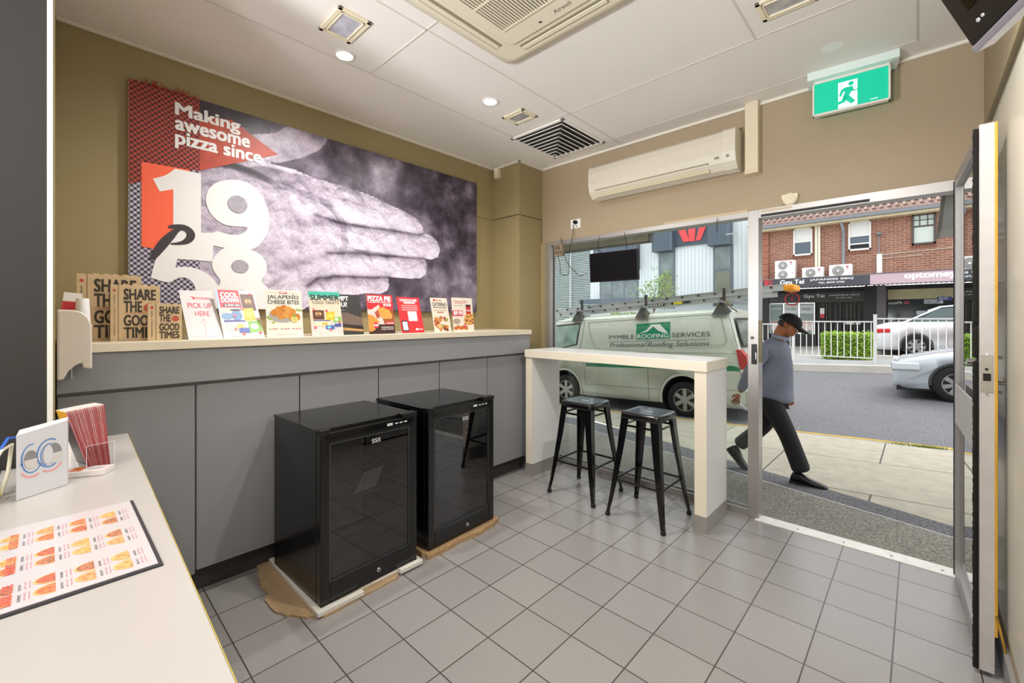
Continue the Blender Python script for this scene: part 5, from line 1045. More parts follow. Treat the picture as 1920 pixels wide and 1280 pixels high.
AZ = 18.5
def awning_block(label, x0, x1, z0, z1, col, soff, edge):
    o = thing('shop_awning', label, 'awning', (0, AZ, 0))
    M(mat(col, 0.5)).box(x0, x1, 0, 0.06, z0, z1).build('fascia', o); M(mat(soff, 0.7)).box(x0, x1, 0.06, 1.55, z0+0.06, z0+0.16).build('soffit', o)
    if edge: M(mat(edge, 0.5)).box(x0, x1, -0.012, 0.06, z1, z1+0.035).box(x0, x1, -0.012, 0.06, z0-0.02, z0).build('edge_trim', o)
    rb = M(mat('#8d7a64' if edge is None else '#5f575c', 0.7)); n_ = int((x1-x0)/0.12)
    for i in range(n_): rb.box(x0+i*0.12, x0+i*0.12+0.05, 0.08, 1.55, z0+0.045, z0+0.06)
    rb.build('soffit_ribs', o); return o
a1 = awning_block('charcoal shop awning reading JAPANESE BBQ across the street', -4.75, -1.17, 2.555, 2.885, '#45464d', '#3a3532', None)
tx = M(mat('#f2f1ef', 0.5)); Y_ = -0.004
for s, x, z, w_, h_, b in (('Gyu Tei', -3.74, 2.635, 0.74, 0.20, .03), ('JAPANESE BBQ', -2.82, 2.745, 1.22, 0.085, .015), ('TEL: 8593 2703', -2.58, 2.655, 0.74, 0.055, .02)): tx.text(s, (x, Y_, z), (1, 0, 0), (0, 0, 1), w_, h_, bold=b)
tx.use(mat('#c93038', 0.5)).text('TE', (-4.62, Y_, 2.68), (1, 0, 0), (0, 0, 1), 0.62, 0.17, bold=.03); tx.build('lettering', a1)
a2 = awning_block('dusty pink shop awning reading optome across the street', -1.165, 4.5, 2.555, 2.885, '#c3a9b2', '#8d8287', '#6f6468')
tx = M(mat('#f6f4f2', 0.5)).text('optomeyes', (-0.32, Y_, 2.645), (1, 0, 0), (0, 0, 1), 1.42, 0.20, bold=.035); tx.build('lettering', a2)

def condenser(label, x0, x1, z0, z1, y, fans):
    o = thing('outdoor_unit', label, 'air conditioner', (x0, y, z0), 0, 'white outdoor units on the awning'); w_ = x1-x0; h_ = z1-z0
    M(mat('#ebe9e4', 0.5)).box(0, w_, 0, 0.32, 0.03, h_).build('casing', o, bevel=0.015)
    for k in range(fans):
        cz = h_*(0.5 if fans == 1 else (0.27+0.47*k)); r_ = min(h_*(0.40 if fans == 1 else 0.215), w_*0.34)
        f = M(mat('#8a8c8c', 0.6)).disc((w_*0.40, -0.003, cz), r_, (1, 0, 0), (0, 0, 1), 28); f.use(mat('#cfcdc8', 0.5))
        for q in range(1, 6): f.ring((w_*0.40, -0.008, cz), r_*q/5.2, 0.008, (1, 0, 0), (0, 0, 1), 28)
        for q in range(12): t = R(30*q); d_ = Vector((math.cos(t), 0, math.sin(t))); f.cyl(Vector((w_*0.40, -0.010, cz)), Vector((w_*0.40, -0.010, cz))+d_*r_, 0.004, n=4)
        f.use(mat('#f4f2ee', 0.5)).disc((w_*0.40, -0.014, cz), r_*0.2, (1, 0, 0), (0, 0, 1), 16); f.build('fan_grille', o)
    l = M(mat('#c2304f', 0.5)).disc((w_*0.80, -0.004, h_-0.10), 0.035, (1, 0, 0), (0, 0, 1)); l.use(mat('#77777a', 0.5)).text('LG', (w_*0.80-0.03, -0.004, h_-0.20), (1, 0, 0), (0, 0, 1), 0.06, 0.04, bold=.02); l.use(mat('#d0405a', 0.5)).box(w_*0.83, w_*0.93, -0.004, -0.002, h_*0.32, h_*0.34); l.build('emblem', o)
    M(mat('#9a9a98', 0.6)).box(0.03, 0.08, 0, 0.3, -0.05, 0.03).box(w_-0.08, w_-0.03, 0, 0.3, -0.05, 0.03).build('feet', o); return o
condenser('tall white outdoor unit with two fans on the awning', -4.23, -3.54, 2.96, 3.74, 20.0, 2)
condenser('white single fan outdoor unit beside the cream downpipe', -3.29, -2.61, 2.96, 3.38, 19.9, 1)
condenser('white single fan outdoor unit, rightmost on the awning', -2.44, -1.76, 2.96, 3.42, 19.9, 1)
struct(M(mat('#9c968d', 0.8)).box(-4.75, 4.5, 18.6, 20.48, 2.82, 2.91).build('awning_roof'))

# ---- ground floor shopfronts
sf = thing('restaurant_shopfront', 'dark Japanese restaurant shopfront under the charcoal awning', 'shopfront', (0, 20.40, 0))
DK = mat('#2a2829', 0.6)
M(DK).box(-5.2, -4.51, -0.1, 0.1, -0.6, 2.6).box(-1.42, -1.08, -0.35, 0.1, -0.6, 2.6).box(-4.51, -1.36, 0.0, 0.1, 2.44, 2.6).box(-4.51, -2.95, -0.02, 0.1, -0.6, 0.80).build('frame', sf)
M(mat('#6d666b', 0.7)).box(-1.08, -0.83, -0.36, 0.1, -0.6, 2.6).build('pillar', sf, label='mauve grey pillar')
M(mat('#141415', 0.35)).box(-2.95, -1.42, 0.09, 0.1, 0.2, 2.05).build('dark_interior', sf)
sg = M(mat('#3a3c38', 0.3, var=0.12, vs=4)).box(-4.51, -1.42, -0.06, 0.02, 2.04, 2.44)
sg.use(mat('#c73a40', 0.5)).ring((-3.70, -0.064, 2.20), 0.24, 0.05, (1, 0, 0), (0, 0, 1)); sg.box(-3.80, -3.60, -0.065, -0.063, 2.22, 2.25); sg.box(-3.715, -3.685, -0.065, -0.063, 2.10, 2.34)
sg.use(mat('#e6e6e4', 0.5)).text('Gyu Tei', (-3.30, -0.064, 2.20), (1, 0, 0), (0, 0, 1), 0.66, 0.16, bold=.02); sg.text('JAPANESE BBQ', (-2.50, -0.064, 2.27), (1, 0, 0), (0, 0, 1), 0.92, 0.06, bold=.01); sg.text('TEL: 8593 2703', (-2.30, -0.064, 2.19), (1, 0, 0), (0, 0, 1), 0.50, 0.035, bold=.01); sg.build('name_board', sf)
for x0, x1, k in ((-4.48, -4.02, 0), (-3.98, -3.50, 1), (-3.45, -2.98, 2)):
    p = M(mat('#8f9995', 0.25, var=0.1, vs=3)).box(x0, x1, -0.01, 0.02, 0.80, 2.02); p.use(mat('#c9cdca', 0.4)).box(x0+0.02, x1-0.02, -0.014, -0.01, 1.62, 1.97) if k else p.use(mat('#7a8a84', 0.4)).box(x0+0.02, x1-0.02, -0.014, -0.01, 1.35, 1.97)
    p.use(mat('#e4e4e0', 0.5) if k == 0 else mat('#6f7472', 0.5)).text(('we are open', '2072 2958', 'tnaruatser')[k], (x0+0.06, -0.018, 1.76), (1, 0, 0), (0, 0, 1), (x1-x0)*0.7, 0.08, bold=.01)
    p.use(mat('#c9504a', 0.5)).box(x0+0.02, x1-0.02, -0.014, -0.01, 1.25, 1.28); p.use(mat('#d9c9c0', 0.5, var=0.3, vs=12)).box(x0+0.04, x1-0.04, -0.014, -0.01, 0.95, 1.24); p.build('window_pane', sf)
dd = M(mat('#3b3836', 0.4)); [dd.box(x-0.02, x+0.02, -0.03, 0.05, 0.25, 2.04) for x in (-2.93, -2.45, -2.15, -1.72, -1.45)]; dd.use(mat('#6b675f', 0.4)); [dd.box(x-0.008, x+0.008, 0.02, 0.05, 0.3, 2.0) for x in (-2.7, -2.58, -2.30, -1.95, -1.83, -1.6)]
dd.use(mat('#d9dcd8', 0.4)).box(-2.0, -1.55, -0.02, -0.01, 1.20, 1.30); dd.use(mat('#c6404c', 0.5)).box(-2.78, -2.64, -0.035, -0.03, 1.45, 1.6); dd.use(WHITE).box(-2.78, -2.64, -0.035, -0.03, 1.6, 1.82); dd.build('door', sf)
of = thing('optician_shopfront', 'dark glazed shopfront with painted NOTARY reflection under the pink awning', 'shopfront', (0, 20.40, 0))
M(DK).box(-0.83, 4.5, 0.0, 0.1, 2.47, 2.6).box(-0.83, 4.5, -0.02, 0.1, -0.6, 0.45).box(-0.83, -0.80, -0.02, 0.05, 0.4, 2.5).build('frame', of)
M(mat('#1d2b2a', 0.10, var=0.3, vs=2)).box(-0.80, 4.5, 0.02, 0.05, 0.45, 2.47).build('glazing', of)
M(mat('#c9bd93', 0.5, var=0.1, vs=3)).box(-0.80, 1.2, 0.005, 0.02, 2.10, 2.45).box(-0.78, -0.50, 0.0, 0.005, 2.28, 2.40).build('blind', of)
n_ = M(mat('#dfe4e6', 0.4)).box(0.14, 0.60, -0.03, -0.01, 1.93, 2.07); n_.use(mat('#4a4d52', 0.5)).text('NOTARY', (0.52, -0.032, 1.945), (-1, 0, 0), (0, 0, 1), 0.37, 0.10, bold=.02); n_.use(mat('#3f4f9c', 0.4)).box(0.46, 0.80, -0.05, -0.03, 2.03, 2.15); n_.use(WHITE).text('THS', (0.72, -0.053, 2.05), (-1, 0, 0), (0, 0, 1), 0.22, 0.08, bold=.02)  # mirrored boards and lettering paint the reflection of signs in this glass
n_.use(mat('#e6e6e4', 0.5)).text('Pizza', (-0.42, -0.012, 1.93), (-1, 0, 0), (0, 0, 1), 0.36, 0.09, bold=.01, shear=.2); n_.use(mat('#a04048', 0.5)).disc((-0.30, -0.012, 1.98), 0.08, (1, 0, 0), (0, 0, 1), 20, 0.055); n_.build('painted_reflection', of)
n_ = M(mat('#c6d8e0', 0.4)).box(-0.05, 0.20, -0.03, -0.01, 1.55, 1.69); n_.build('paper_notice', of)

# ---- white bank building and louvred building
WB2 = thing('bank_building', 'white clad bank building with grey panels and red letter across the street', 'building', (0, 22, 0))
w = M(mat('#e9edf0', 0.6)).box(-14.3, -5.05, 0, 4, -2, 9)
w.use(mat('#c9ced3', 0.6)); 
for k in range(52):
    x = -14.2+k*0.178; w.box(x, x+0.012, -0.012, 0, 2.4, 9)
w.build('wall', WB2)
BG = mat('#5d6a77', 0.55); BG2 = mat('#4c5865', 0.55)
pn = M(BG)
for a, b in ((-10.2, -9.14), (-7.39, -6.40), (-13.8, -11.1)):
    z0_ = 4.9 if a > -12 else 4.1
    pn.box(a, b, -0.45, 0, z0_, 9); 
    for k in range(int((b-a)/0.11)): pn.box(a+k*0.11, a+k*0.11+0.03, -0.47, -0.45, z0_, 9)
pn.use(BG2).box(-9.14, -7.39, -0.12, 0, 5.10, 9); pn.build('cladding_panel', WB2)
rw = M(mat('#e2474a', 0.5, emit=0.15)); X0, X1, Z0, Z1 = -8.94, -7.55, 5.27, 5.90; ww = X1-X0
for pts in ([(0, 1), (.27, 1), (.42, 0.02), (.20, 0.02)], [(.37, 1), (.63, 1), (.60, 0.0), (.47, 0.0), (.40, .08)], [(.75, 1), (1.0, 1), (.80, 0.02), (.64, 0.02)]): rw.prism([(X0+ww*a, Z0+(Z1-Z0)*b) for a, b in pts], 1, -0.17, -0.12)
rw.build('logo_letter', WB2, label='red three stroke letter')
for a, b, z0_, z1_ in ((-9.95, -9.20, 2.0, 4.9), (-7.20, -6.44, 2.0, 4.9), (-13.55, -11.25, 2.2, 3.55), (-13.6, -11.2, -0.5, 1.4), (-10.6, -5.6, -0.6, 1.5)):
    f = M(mat('#6c7782', 0.5)).box(a-0.06, b+0.06, -0.06, 0.02, z0_, z1_); f.use(mat('#dfe3e6', 0.5)); 
    fo_ = f.build('window', WB2); p = M(mat('#7b8787', 0.2, var=0.25, vs=1.5)); 
    if b-a > 1: n2 = 3; [p.box(a+(b-a)*i/n2+0.03, a+(b-a)*(i+1)/n2-0.03, -0.075, -0.06, z0_+0.05, z1_-0.05) for i in range(n2)]
    else: p.box(a+0.04, b-0.04, -0.075, -0.06, 3.78, z1_-0.06); p.use(mat('#777a68', 0.3, var=0.2, vs=2)).box(a+0.04, b-0.04, -0.075, -0.06, z0_, 3.66)
    p.build('pane', fo_)
M(mat('#5c6874', 0.5)).box(-14.3, -5.05, -1.2, 0, 2.25, 2.5).build('street_awning', WB2)
M(mat('#b9bcbd', 0.5)).box(-6.5, -6.05, -0.7, -0.62, 5.28, 5.33).build('lamp_arm', WB2)
LB = thing('louvred_building', 'pale glass building with horizontal louvres at the far left of the window view', 'building', (0, 22, 0))
M(mat('#8fa5a2', 0.3, var=0.2, vs=1)).box(-26, -14.3, 0.15, 4, -2, 9).build('glazing', LB)
l_ = M(mat('#cdd3d0', 0.6)); [l_.box(-26, -14.32, 0, 0.14, -0.5+0.105*k, -0.5+0.105*k+0.035) for k in range(90)]; [l_.box(x, x+0.08, -0.02, 0.15, -1, 9) for x in (-24, -21.5, -19.2, -17.2, -15.8)]; l_.build('louvres', LB)
st_ = thing('street_sign', 'small pink shop sign far down the street at the window left edge', 'sign', (-16.3, 19.5, 1.35)); M(mat('#e0609a', 0.5)).box(0, 0.55, 0, 0.05, 0, 0.55).build('board', st_); M(WHITE).text('OPEN', (0.08, -0.004, 0.25), (1, 0, 0), (0, 0, 1), 0.38, 0.12).build('lettering', st_) if False else M(mat('#f6dce8', 0.5)).box(0.08, 0.47, -0.004, 0, 0.25, 0.36).build('stripe', st_)
M(mat('#4a4a4c', 0.6)).box(0.22, 0.30, 0, 0.06, -2.2, 0).build('post', st_)
# young tree
random.seed(31); tr = thing('street_tree', 'young leafy street tree in front of the white bank', 'tree', (-7.95, 17.0, -0.05))
tk = M(mat('#6b5a45', 0.9)); tk.tube([(0, 0, 0), (0.02, 0, 1.2), (-0.03, 0, 2.0), (0.0, 0, 2.5)], [0.05, 0.04, 0.03, 0.015])
tips = [(-0.55, 0, 2.55), (-0.3, 0.1, 2.9), (0.05, 0, 2.75), (0.3, -0.1, 3.0), (0.5, 0, 3.25), (0.6, 0.1, 2.75), (0.35, 0, 2.4), (-0.1, 0, 2.3), (-0.5, 0, 2.1), (0.55, 0, 2.1), (-0.02, 0, 3.55)]
for t in tips[:-1]: tk.tube([(0, 0, 1.8), (t[0]*0.5, t[1]*0.5, 2.15), t], [0.02, 0.012, 0.005], 6)
tk.build('trunk', tr)
lv = M(mat('#8fae55', 0.6, var=0.25, vs=8))
for t in tips:
    for i in range(75 if t[2] < 3.5 else 14):
        s_ = 0.13 if t[2] < 3.5 else 0.05
        p = Vector((t[0]+random.gauss(0, s_*1.3), t[1]+random.gauss(0, s_), t[2]+random.gauss(0, s_))); a = Vector((random.uniform(-1, 1), random.uniform(-1, 1), random.uniform(-1, 1))).normalized()*0.045; b = a.orthogonal().normalized()*0.022
        lv.add([p-a, p-b, p+a, p+b], [(0, 1, 2, 3)])
lv.build('foliage', tr)
# low green shrubs seen over the van roof
def hedge(name, label, x0, x1, y0_, y1_, z0_, z1_, n, seed, col='#8fb23c', s=0.028):
    random.seed(seed); o = thing(name, label, 'hedge', ((x0+x1)/2, (y0_+y1_)/2, z0_)); hx, hy, hz = (x1-x0)/2, (y1_-y0_)/2, z1_-z0_
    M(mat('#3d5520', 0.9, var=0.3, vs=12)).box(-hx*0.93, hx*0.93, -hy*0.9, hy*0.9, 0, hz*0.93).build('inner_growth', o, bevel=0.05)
    m = M(mat(col, 0.55, var=0.4, vs=7))
    for i in range(n):
        f_ = random.choice((0, 0, 0, 1, 2))
        p = Vector((random.uniform(-hx, hx), -hy+random.gauss(0, 0.03), random.uniform(0.02, hz))) if f_ == 0 else Vector((random.uniform(-hx, hx), random.uniform(-hy, hy), hz+random.gauss(0, 0.025))) if f_ == 1 else Vector((random.choice((-hx, hx))+random.gauss(0, 0.02), random.uniform(-hy, hy), random.uniform(0.05, hz)))
        p.x += 0; a = Vector((random.uniform(-1, 1), random.uniform(-1, 0.4), random.uniform(-0.4, 1))).normalized()*s; b = a.orthogonal().normalized()*s*0.6
        m.add([p-a, p-b, p+a, p+b], [(0, 1, 2, 3)])
    m.build('foliage', o); return o
hedge('clipped_hedge', 'bright green clipped hedge behind the fence, before the restaurant', -2.08, -0.90, 15.5, 16.0, 0.24, 1.00, 3200, 41)
hedge('low_hedge', 'low green hedge seen just over the van roof', -9.6, -6.6, 16.2, 16.8, 0.0, 1.62, 2200, 43, '#86a445', 0.04)

# ================================================================ FENCE
def fence(xp, last=False, label=None):
    z = fz(xp, 14.8); L_ = 1.83
    o = thing('fence_panel', label, 'fence', (xp, 14.8, z), 0, 'white steel fence panels beyond the road'); WS_ = mat('#d9d8d4', 0.45)
    M(WS_).box(-0.035, 0.035, -0.035, 0.035, -0.06, 1.26).box(-0.045, 0.045, -0.045, 0.045, 1.26, 1.275).build('post', o, bevel=0.004)
    f = M(WS_).box(0.036, L_-0.046, -0.02, 0.02, 1.145, 1.18); f.box(0.036, L_-0.046, -0.015, 0.015, 0.185, 0.215); f.build('rail', o)
    b = M(WS_); [b.cyl((0.035+0.143*(k+1), 0, 0.2), (0.035+0.143*(k+1), 0, 1.15), 0.011, n=6) for k in range(12) if 0.035+0.143*(k+1) < L_-0.05]; b.build('bars', o)
    M(mat('#c9ccd0', 0.6)).box(-0.045, L_-0.047, -0.03, 0.03, -0.05, 0.10).build('plinth', o); return o
labs = {-2.66: 'white fence panel with bright hedge behind it', -0.83: 'white fence panel with white car behind it', 1.0: 'white fence panel seen through the glass door leaf', -4.49: 'white fence panel mostly behind the walking man', -6.32: 'white fence panel hidden mostly behind the van roof', -8.15: 'white fence panel beyond the van cab', -9.98: 'white fence panel farthest along beyond the van', 2.83: 'white fence panel beyond the right edge'}
for xp in (-4.49, -2.66, -0.83, 1.0): fence(xp, label=labs[xp])

# ================================================================ VEHICLES
def wheel(parent, x, y, z, r, side=-1, tyre=0.20, spokes=6, hub='#b9b9b6'):
    t = M(mat('#1a1a1b', 0.8)).lathe([(r*0.62, side*-0.0), (r*0.70, side*0.005), (r*0.93, side*0.0), (r, side*-0.03), (r, side*-(tyre-0.03)), (r*0.93, side*-tyre), (r*0.62, side*-tyre)], (0, 0, 0), 36, 1, cap=False)
    w_ = t.build('wheel', parent, loc=(x, y, z))
    a = M(mat('#3a3a3b', 0.5)).disc((0, -0.0*side+(-side)*0.05, 0), r*0.63, (1, 0, 0), (0, 0, 1), 30)
    a.use(mat(hub, 0.35, 0.6)).ring((0, (-side)*0.012, 0), r*0.61, r*0.08, (1, 0, 0), (0, 0, 1)); a.disc((0, (-side)*0.008, 0), r*0.17, (1, 0, 0), (0, 0, 1), 20)
    for k in range(spokes):
        q = R(360/spokes*k+90); d_ = Vector((math.cos(q), 0, math.sin(q))); n_ = Vector((-math.sin(q), 0, math.cos(q)))
        s0 = Vector((0, (-side)*0.010, 0)); a.add([s0+d_*r*0.1+n_*r*0.09, s0+d_*r*0.1-n_*r*0.09, s0+d_*r*0.60-n_*r*0.12, s0+d_*r*0.60+n_*r*0.12], [(0, 1, 2, 3)])
    a.build('rim', w_); return w_
VAN = mat('#cfd3c4', 0.25, coat=0.5, name='pale_champagne_paint')
van = thing('delivery_van', 'pale champagne van signed PYMBLE ROOFING SERVICES parked outside the window', 'van', (-3.07, 7.80, -0.375)); van.rotation_euler = (0, -0.042, 0)
VW = 1.70
def vring(x, zb, zr, ins, ri=0.0, sl=False):
    P = [(ins+0.03, zb), (ins, zb+0.10), (ins, 0.75), (ins, min(1.18, zr-0.22)), (ins+0.105+ri, zr-0.11 if zr > 1.4 else zr-0.1), (ins+0.17+ri, zr-0.04), (ins+0.34+ri, zr)]
    pts = P+[(VW/2, zr+0.02)]+[(VW-a, b) for a, b in P[::-1]]
    return [(x-(0.27*max(0, b-0.95) if sl else 0), a, b) for a, b in pts]
vb = M(VAN).loft([vring(-3.80, 0.30, 0.80, 0.22), vring(-3.76, 0.27, 1.00, 0.10), vring(-3.62, 0.25, 1.20, 0.03), vring(-3.25, 0.25, 1.66, 0.0), vring(-2.95, 0.25, 1.90, 0.0), vring(-2.6, 0.25, 1.95, 0), vring(-1.2, 0.25, 1.955, 0), vring(0.3, 0.25, 1.955, 0), vring(0.98, 0.27, 1.94, 0.0, sl=True), vring(1.05, 0.30, 1.90, 0.05, sl=True)])
body = vb.build('body', van)
ct_ = M(VAN)
for x in (0.0, -2.65): ct_.cyl((x, -0.2, 0.36), (x, 0.34, 0.36), 0.415, n=40); ct_.cyl((x, VW-0.34, 0.36), (x, VW+0.2, 0.36), 0.415, n=40)
cut(body, ct_)
al = M(mat('#141413', 0.9))
for x in (0.0, -2.65):
    for y0_, y1_ in ((0.012, 0.34), (VW-0.34, VW-0.012)):
        al.cyl((x, y0_, 0.36), (x, y1_, 0.36), 0.411, n=40, cap=False)
    al.disc((x, 0.338, 0.36), 0.41, (1, 0, 0), (0, 0, 1), 40)
al.build('arch_liner', van)
fe = M(VAN)
for x in (0.0, -2.65):
    fe.ring((x, -0.006, 0.36), 0.435, 0.045, (1, 0, 0), (0, 0, 1), 40, a0=-12, a1=192)
fe.build('wheel_arch_flare', van)
for x in (0.0, -2.65):
    wheel(van, x, 0.03, 0.335, 0.335); wheel(van, x, VW-0.03, 0.335, 0.335, side=1)
def S(x, z, off=0.004): return (x, max(0, 0.159*(z-1.18))-off, z)
def spatch(m, pts, off): return m.poly([S(a, b, off) for a, b in pts])
def sline(m, pts, wd, off=0.003):
    for (a, b), (c, d) in zip(pts, pts[1:]):
        n_ = max(1, int(abs(d-b)/0.1)); q = Vector((c-a, d-b)).normalized(); nx_, nz_ = -q.y*wd/2, q.x*wd/2
        for i in range(n_):
            x0, z0_, x1, z1_ = a+(c-a)*i/n_, b+(d-b)*i/n_, a+(c-a)*(i+1)/n_, b+(d-b)*(i+1)/n_
            m.poly([S(x0+nx_, z0_+nz_, off), S(x1+nx_, z1_+nz_, off), S(x1-nx_, z1_-nz_, off), S(x0-nx_, z0_-nz_, off)])
sm = M(mat('#7d8075', 0.6)); sline(sm, [(-0.68, 1.86), (-0.67, 0.30)], 0.010); sline(sm, [(-2.13, 1.84), (-2.22, 1.2), (-2.12, 0.85), (-2.10, 0.45)], 0.010); sline(sm, [(0.78, 1.86), (0.93, 1.28)], 0.010); sline(sm, [(-2.1, 0.50), (-0.47, 0.50)], 0.008); sline(sm, [(0.45, 0.55), (0.98, 0.58)], 0.008); sline(sm, [(-2.05, 1.19), (0.9, 1.19)], 0.006); sline(sm, [(-0.3, 1.03), (0.85, 1.04)], 0.006); sline(sm, [(-3.3, 1.84), (0.7, 1.89)], 0.008)
sm.build('panel_seams', van)
rp_ = M(mat('#bcc0b4', 0.3, coat=0.4)); sline(rp_, [(-2.04, 1.81), (0.47, 1.862), (0.66, 1.84), (0.76, 1.40), (0.72, 1.33), (-1.70, 1.25), (-1.83, 1.28), (-1.96, 1.50), (-2.04, 1.81)], 0.022, 0.005); rp_.use(mat('#e4e7dc', 0.3)); sline(rp_, [(-1.70, 1.235), (0.72, 1.315)], 0.012, 0.006); sline(rp_, [(-0.2, 1.80), (0.40, 1.815), (0.5, 1.77), (0.55, 1.45)], 0.008, 0.005); rp_.build('pressed_panel', van)
gs = M(mat('#1f7f52', 0.4)); spatch(gs, [(-2.08, 0.945), (-2.08, 0.875), (0.72, 0.895), (1.00, 0.90), (0.92, 0.965), (0.84, 0.985)], 0.004); gs.build('green_stripe', van)
lg = M(mat('#149068', 0.4)); spatch(lg, [(-0.91, 1.44), (-0.23, 1.455), (-0.23, 1.765), (-0.91, 1.74)], 0.007)
lg.use(mat('#f2f4ee', 0.5)); spatch(lg, [(-0.86, 1.545), (-0.70, 1.615), (-0.60, 1.72), (-0.43, 1.725), (-0.27, 1.56), (-0.34, 1.555), (-0.46, 1.60), (-0.56, 1.685), (-0.68, 1.585)], 0.009)
sv = Vector((0, 0.159, 1)).normalized()
def vt(m, s, x, z, w_, h_, b=0.0, sh=0.0, off=0.010): m.text(s, S(x, z, off), (1, 0, 0.02), sv, w_, h_, bold=b, shear=sh)
vt(lg, 'ROOFING', -0.885, 1.458, 0.63, 0.078, 0.012)
lg.use(mat('#55585a', 0.5)); vt(lg, 'PYMBLE', -1.51, 1.445, 0.56, 0.080, 0.0); vt(lg, 'SERVICES', -0.19, 1.470, 0.68, 0.085, 0.0); vt(lg, 'Professional Roofing Solutions', -1.49, 1.255, 1.97, 0.115, 0.004, 0.25); sline(lg, [(-1.51, 1.395), (0.48, 1.43)], 0.007, 0.008); lg.build('lettering', van, label='green roof logo and grey lettering')
cw_ = M(mat('#22251f', 0.4)); spatch(cw_, [(-3.38, 1.27), (-2.98, 1.77), (-2.23, 1.81), (-2.30, 1.33), (-2.85, 1.22)], 0.004); cwf = cw_.build('cab_window_frame', van)
cg = M(mat('#9fb7ab', 0.08, var=0.3, vs=4)); spatch(cg, [(-3.30, 1.285), (-2.96, 1.74), (-2.265, 1.775), (-2.335, 1.35), (-2.85, 1.245)], 0.007); cg.build('glass_pane', cwf)
tg = M(VAN); rx = lambda z: 1.05-0.27*max(0, z-0.95)
def rpatch(m, pts, off): return m.poly([(rx(z)+off, y, z) for y, z in pts])
rg = M(mat('#30322e', 0.4)); rpatch(rg, [(0.20, 1.28), (VW-0.20, 1.28), (VW-0.27, 1.79), (0.27, 1.79)], 0.012); rg.use(mat('#77807a', 0.1, var=0.35, vs=18)); rpatch(rg, [(0.24, 1.32), (VW-0.24, 1.32), (VW-0.31, 1.75), (0.31, 1.75)], 0.016); rg.build('rear_window', van)
tlm = M(mat('#c22a2c', 0.25, coat=0.5)); tlm.prism([(0.905, 1.26), (0.985, 1.25), (1.065, 1.15), (1.09, 0.93), (0.955, 0.93)], 1, -0.012, 0.13); tlm.use(mat('#d8d9d6', 0.3)).prism([(0.955, 0.93), (1.09, 0.93), (1.09, 0.86), (0.965, 0.86)], 1, -0.012, 0.13); tlm.use(mat('#b02426', 0.25)).prism([(0.965, 0.86), (1.09, 0.86), (1.075, 0.74), (0.985, 0.74)], 1, -0.012, 0.13)
tlm.build('tail_lamp', van, bevel=0.012)
M(mat('#c9ccbf', 0.4)).box(0.95, 1.13, 0.02, VW-0.02, 0.33, 0.58).build('rear_bumper', van, bevel=0.03)
M(mat('#c9ccbf', 0.4)).box(-3.88, -3.60, 0.06, VW-0.06, 0.28, 0.62).build('front_bumper', van, bevel=0.05)
dhn = M(mat('#b9bcb0', 0.3)); dhn.box(-2.32, -2.16, -0.025, 0.0, 1.03, 1.06); dhn.build('door_handle', van, bevel=0.006)
for x in (-2.40, -0.88, 0.58):
    rk = thing('roof_rack', {-2.40: 'black roof rack foot and bar over the van cab', -0.88: 'black roof rack foot and bar at the middle of the van roof', 0.58: 'black roof rack foot with straps at the rear of the van roof'}[x], 'roof rack', (0, 0, 0), 0, 'roof racks on the van')
    rk.parent = None; z_ = -0.375+0.042*x+1.86
    rk.location = (-3.07+x, 7.80, z_)
    f = M(mat('#33332f', 0.6)); f.loft([[(-0.13, 0.06, 0), (0.13, 0.06, 0), (0.13, 0.26, 0.06), (-0.13, 0.26, 0.06)], [(-0.08, 0.12, 0.13), (0.08, 0.12, 0.13), (0.08, 0.22, 0.13), (-0.08, 0.22, 0.13)], [(-0.035, 0.14, 0.21), (0.035, 0.14, 0.21), (0.035, 0.20, 0.21), (-0.035, 0.20, 0.21)]], smooth=False); f.build('foot', rk, bevel=0.01)
    M(mat('#9a9a98', 0.4, 0.5)).box(-0.03, 0.03, 0.08, 1.62, 0.20, 0.235).build('cross_bar', rk)
    M(mat('#2b2b2a', 0.6)).box(-0.02, 0.02, 0.26, 0.30, 0.235, 0.46).build('ladder_stop', rk)
    if x > 0: M(mat('#8a6a3c', 0.8)).tube([(-0.05, 0.3, 0.3), (0.05, 0.26, 0.24), (0.15, 0.2, 0.1), (0.24, 0.18, 0.05)], 0.012, 6).build('strap', rk)
ld = thing('extension_ladder', 'aluminium extension ladder strapped along the van roof with orange end cap', 'ladder', (-3.07, 8.22, -0.375)); ld.rotation_euler = (0, -0.076, 0)
LA = mat('#bfc1bf', 0.4, 0.5)
for k, (z_, x0, x1) in enumerate(((2.085, -4.6, 1.45), (2.185, -4.7, 1.66))):
    r_ = M(LA)
    for y in (0.0, 0.40+0.03*k):
        r_.box(x0, x1, y, y+0.026, z_, z_+0.014); r_.box(x0, x1, y, y+0.026, z_+0.066, z_+0.08); r_.box(x0, x1, y+0.010, y+0.016, z_, z_+0.08)
    r_.build('side_rails', ld)
    g_ = M(LA); e_ = M(mat('#26251f', 0.7)); n_ = int((x1-x0)/0.30)
    for i in range(n_):
        x = x0+0.15+0.30*i; g_.cyl((x, 0.02, z_+0.04), (x, 0.42, z_+0.04), 0.014, n=8); e_.cyl((x, -0.006, z_+0.04), (x, 0.004, z_+0.04), 0.019, n=10)
    g_.build('rungs', ld); e_.build('rung_ends', ld)
M(mat('#e8961c', 0.6)).box(1.62, 1.78, -0.02, 0.47, 2.14, 2.25).build('end_cap', ld, bevel=0.03, label='orange padded end cap')
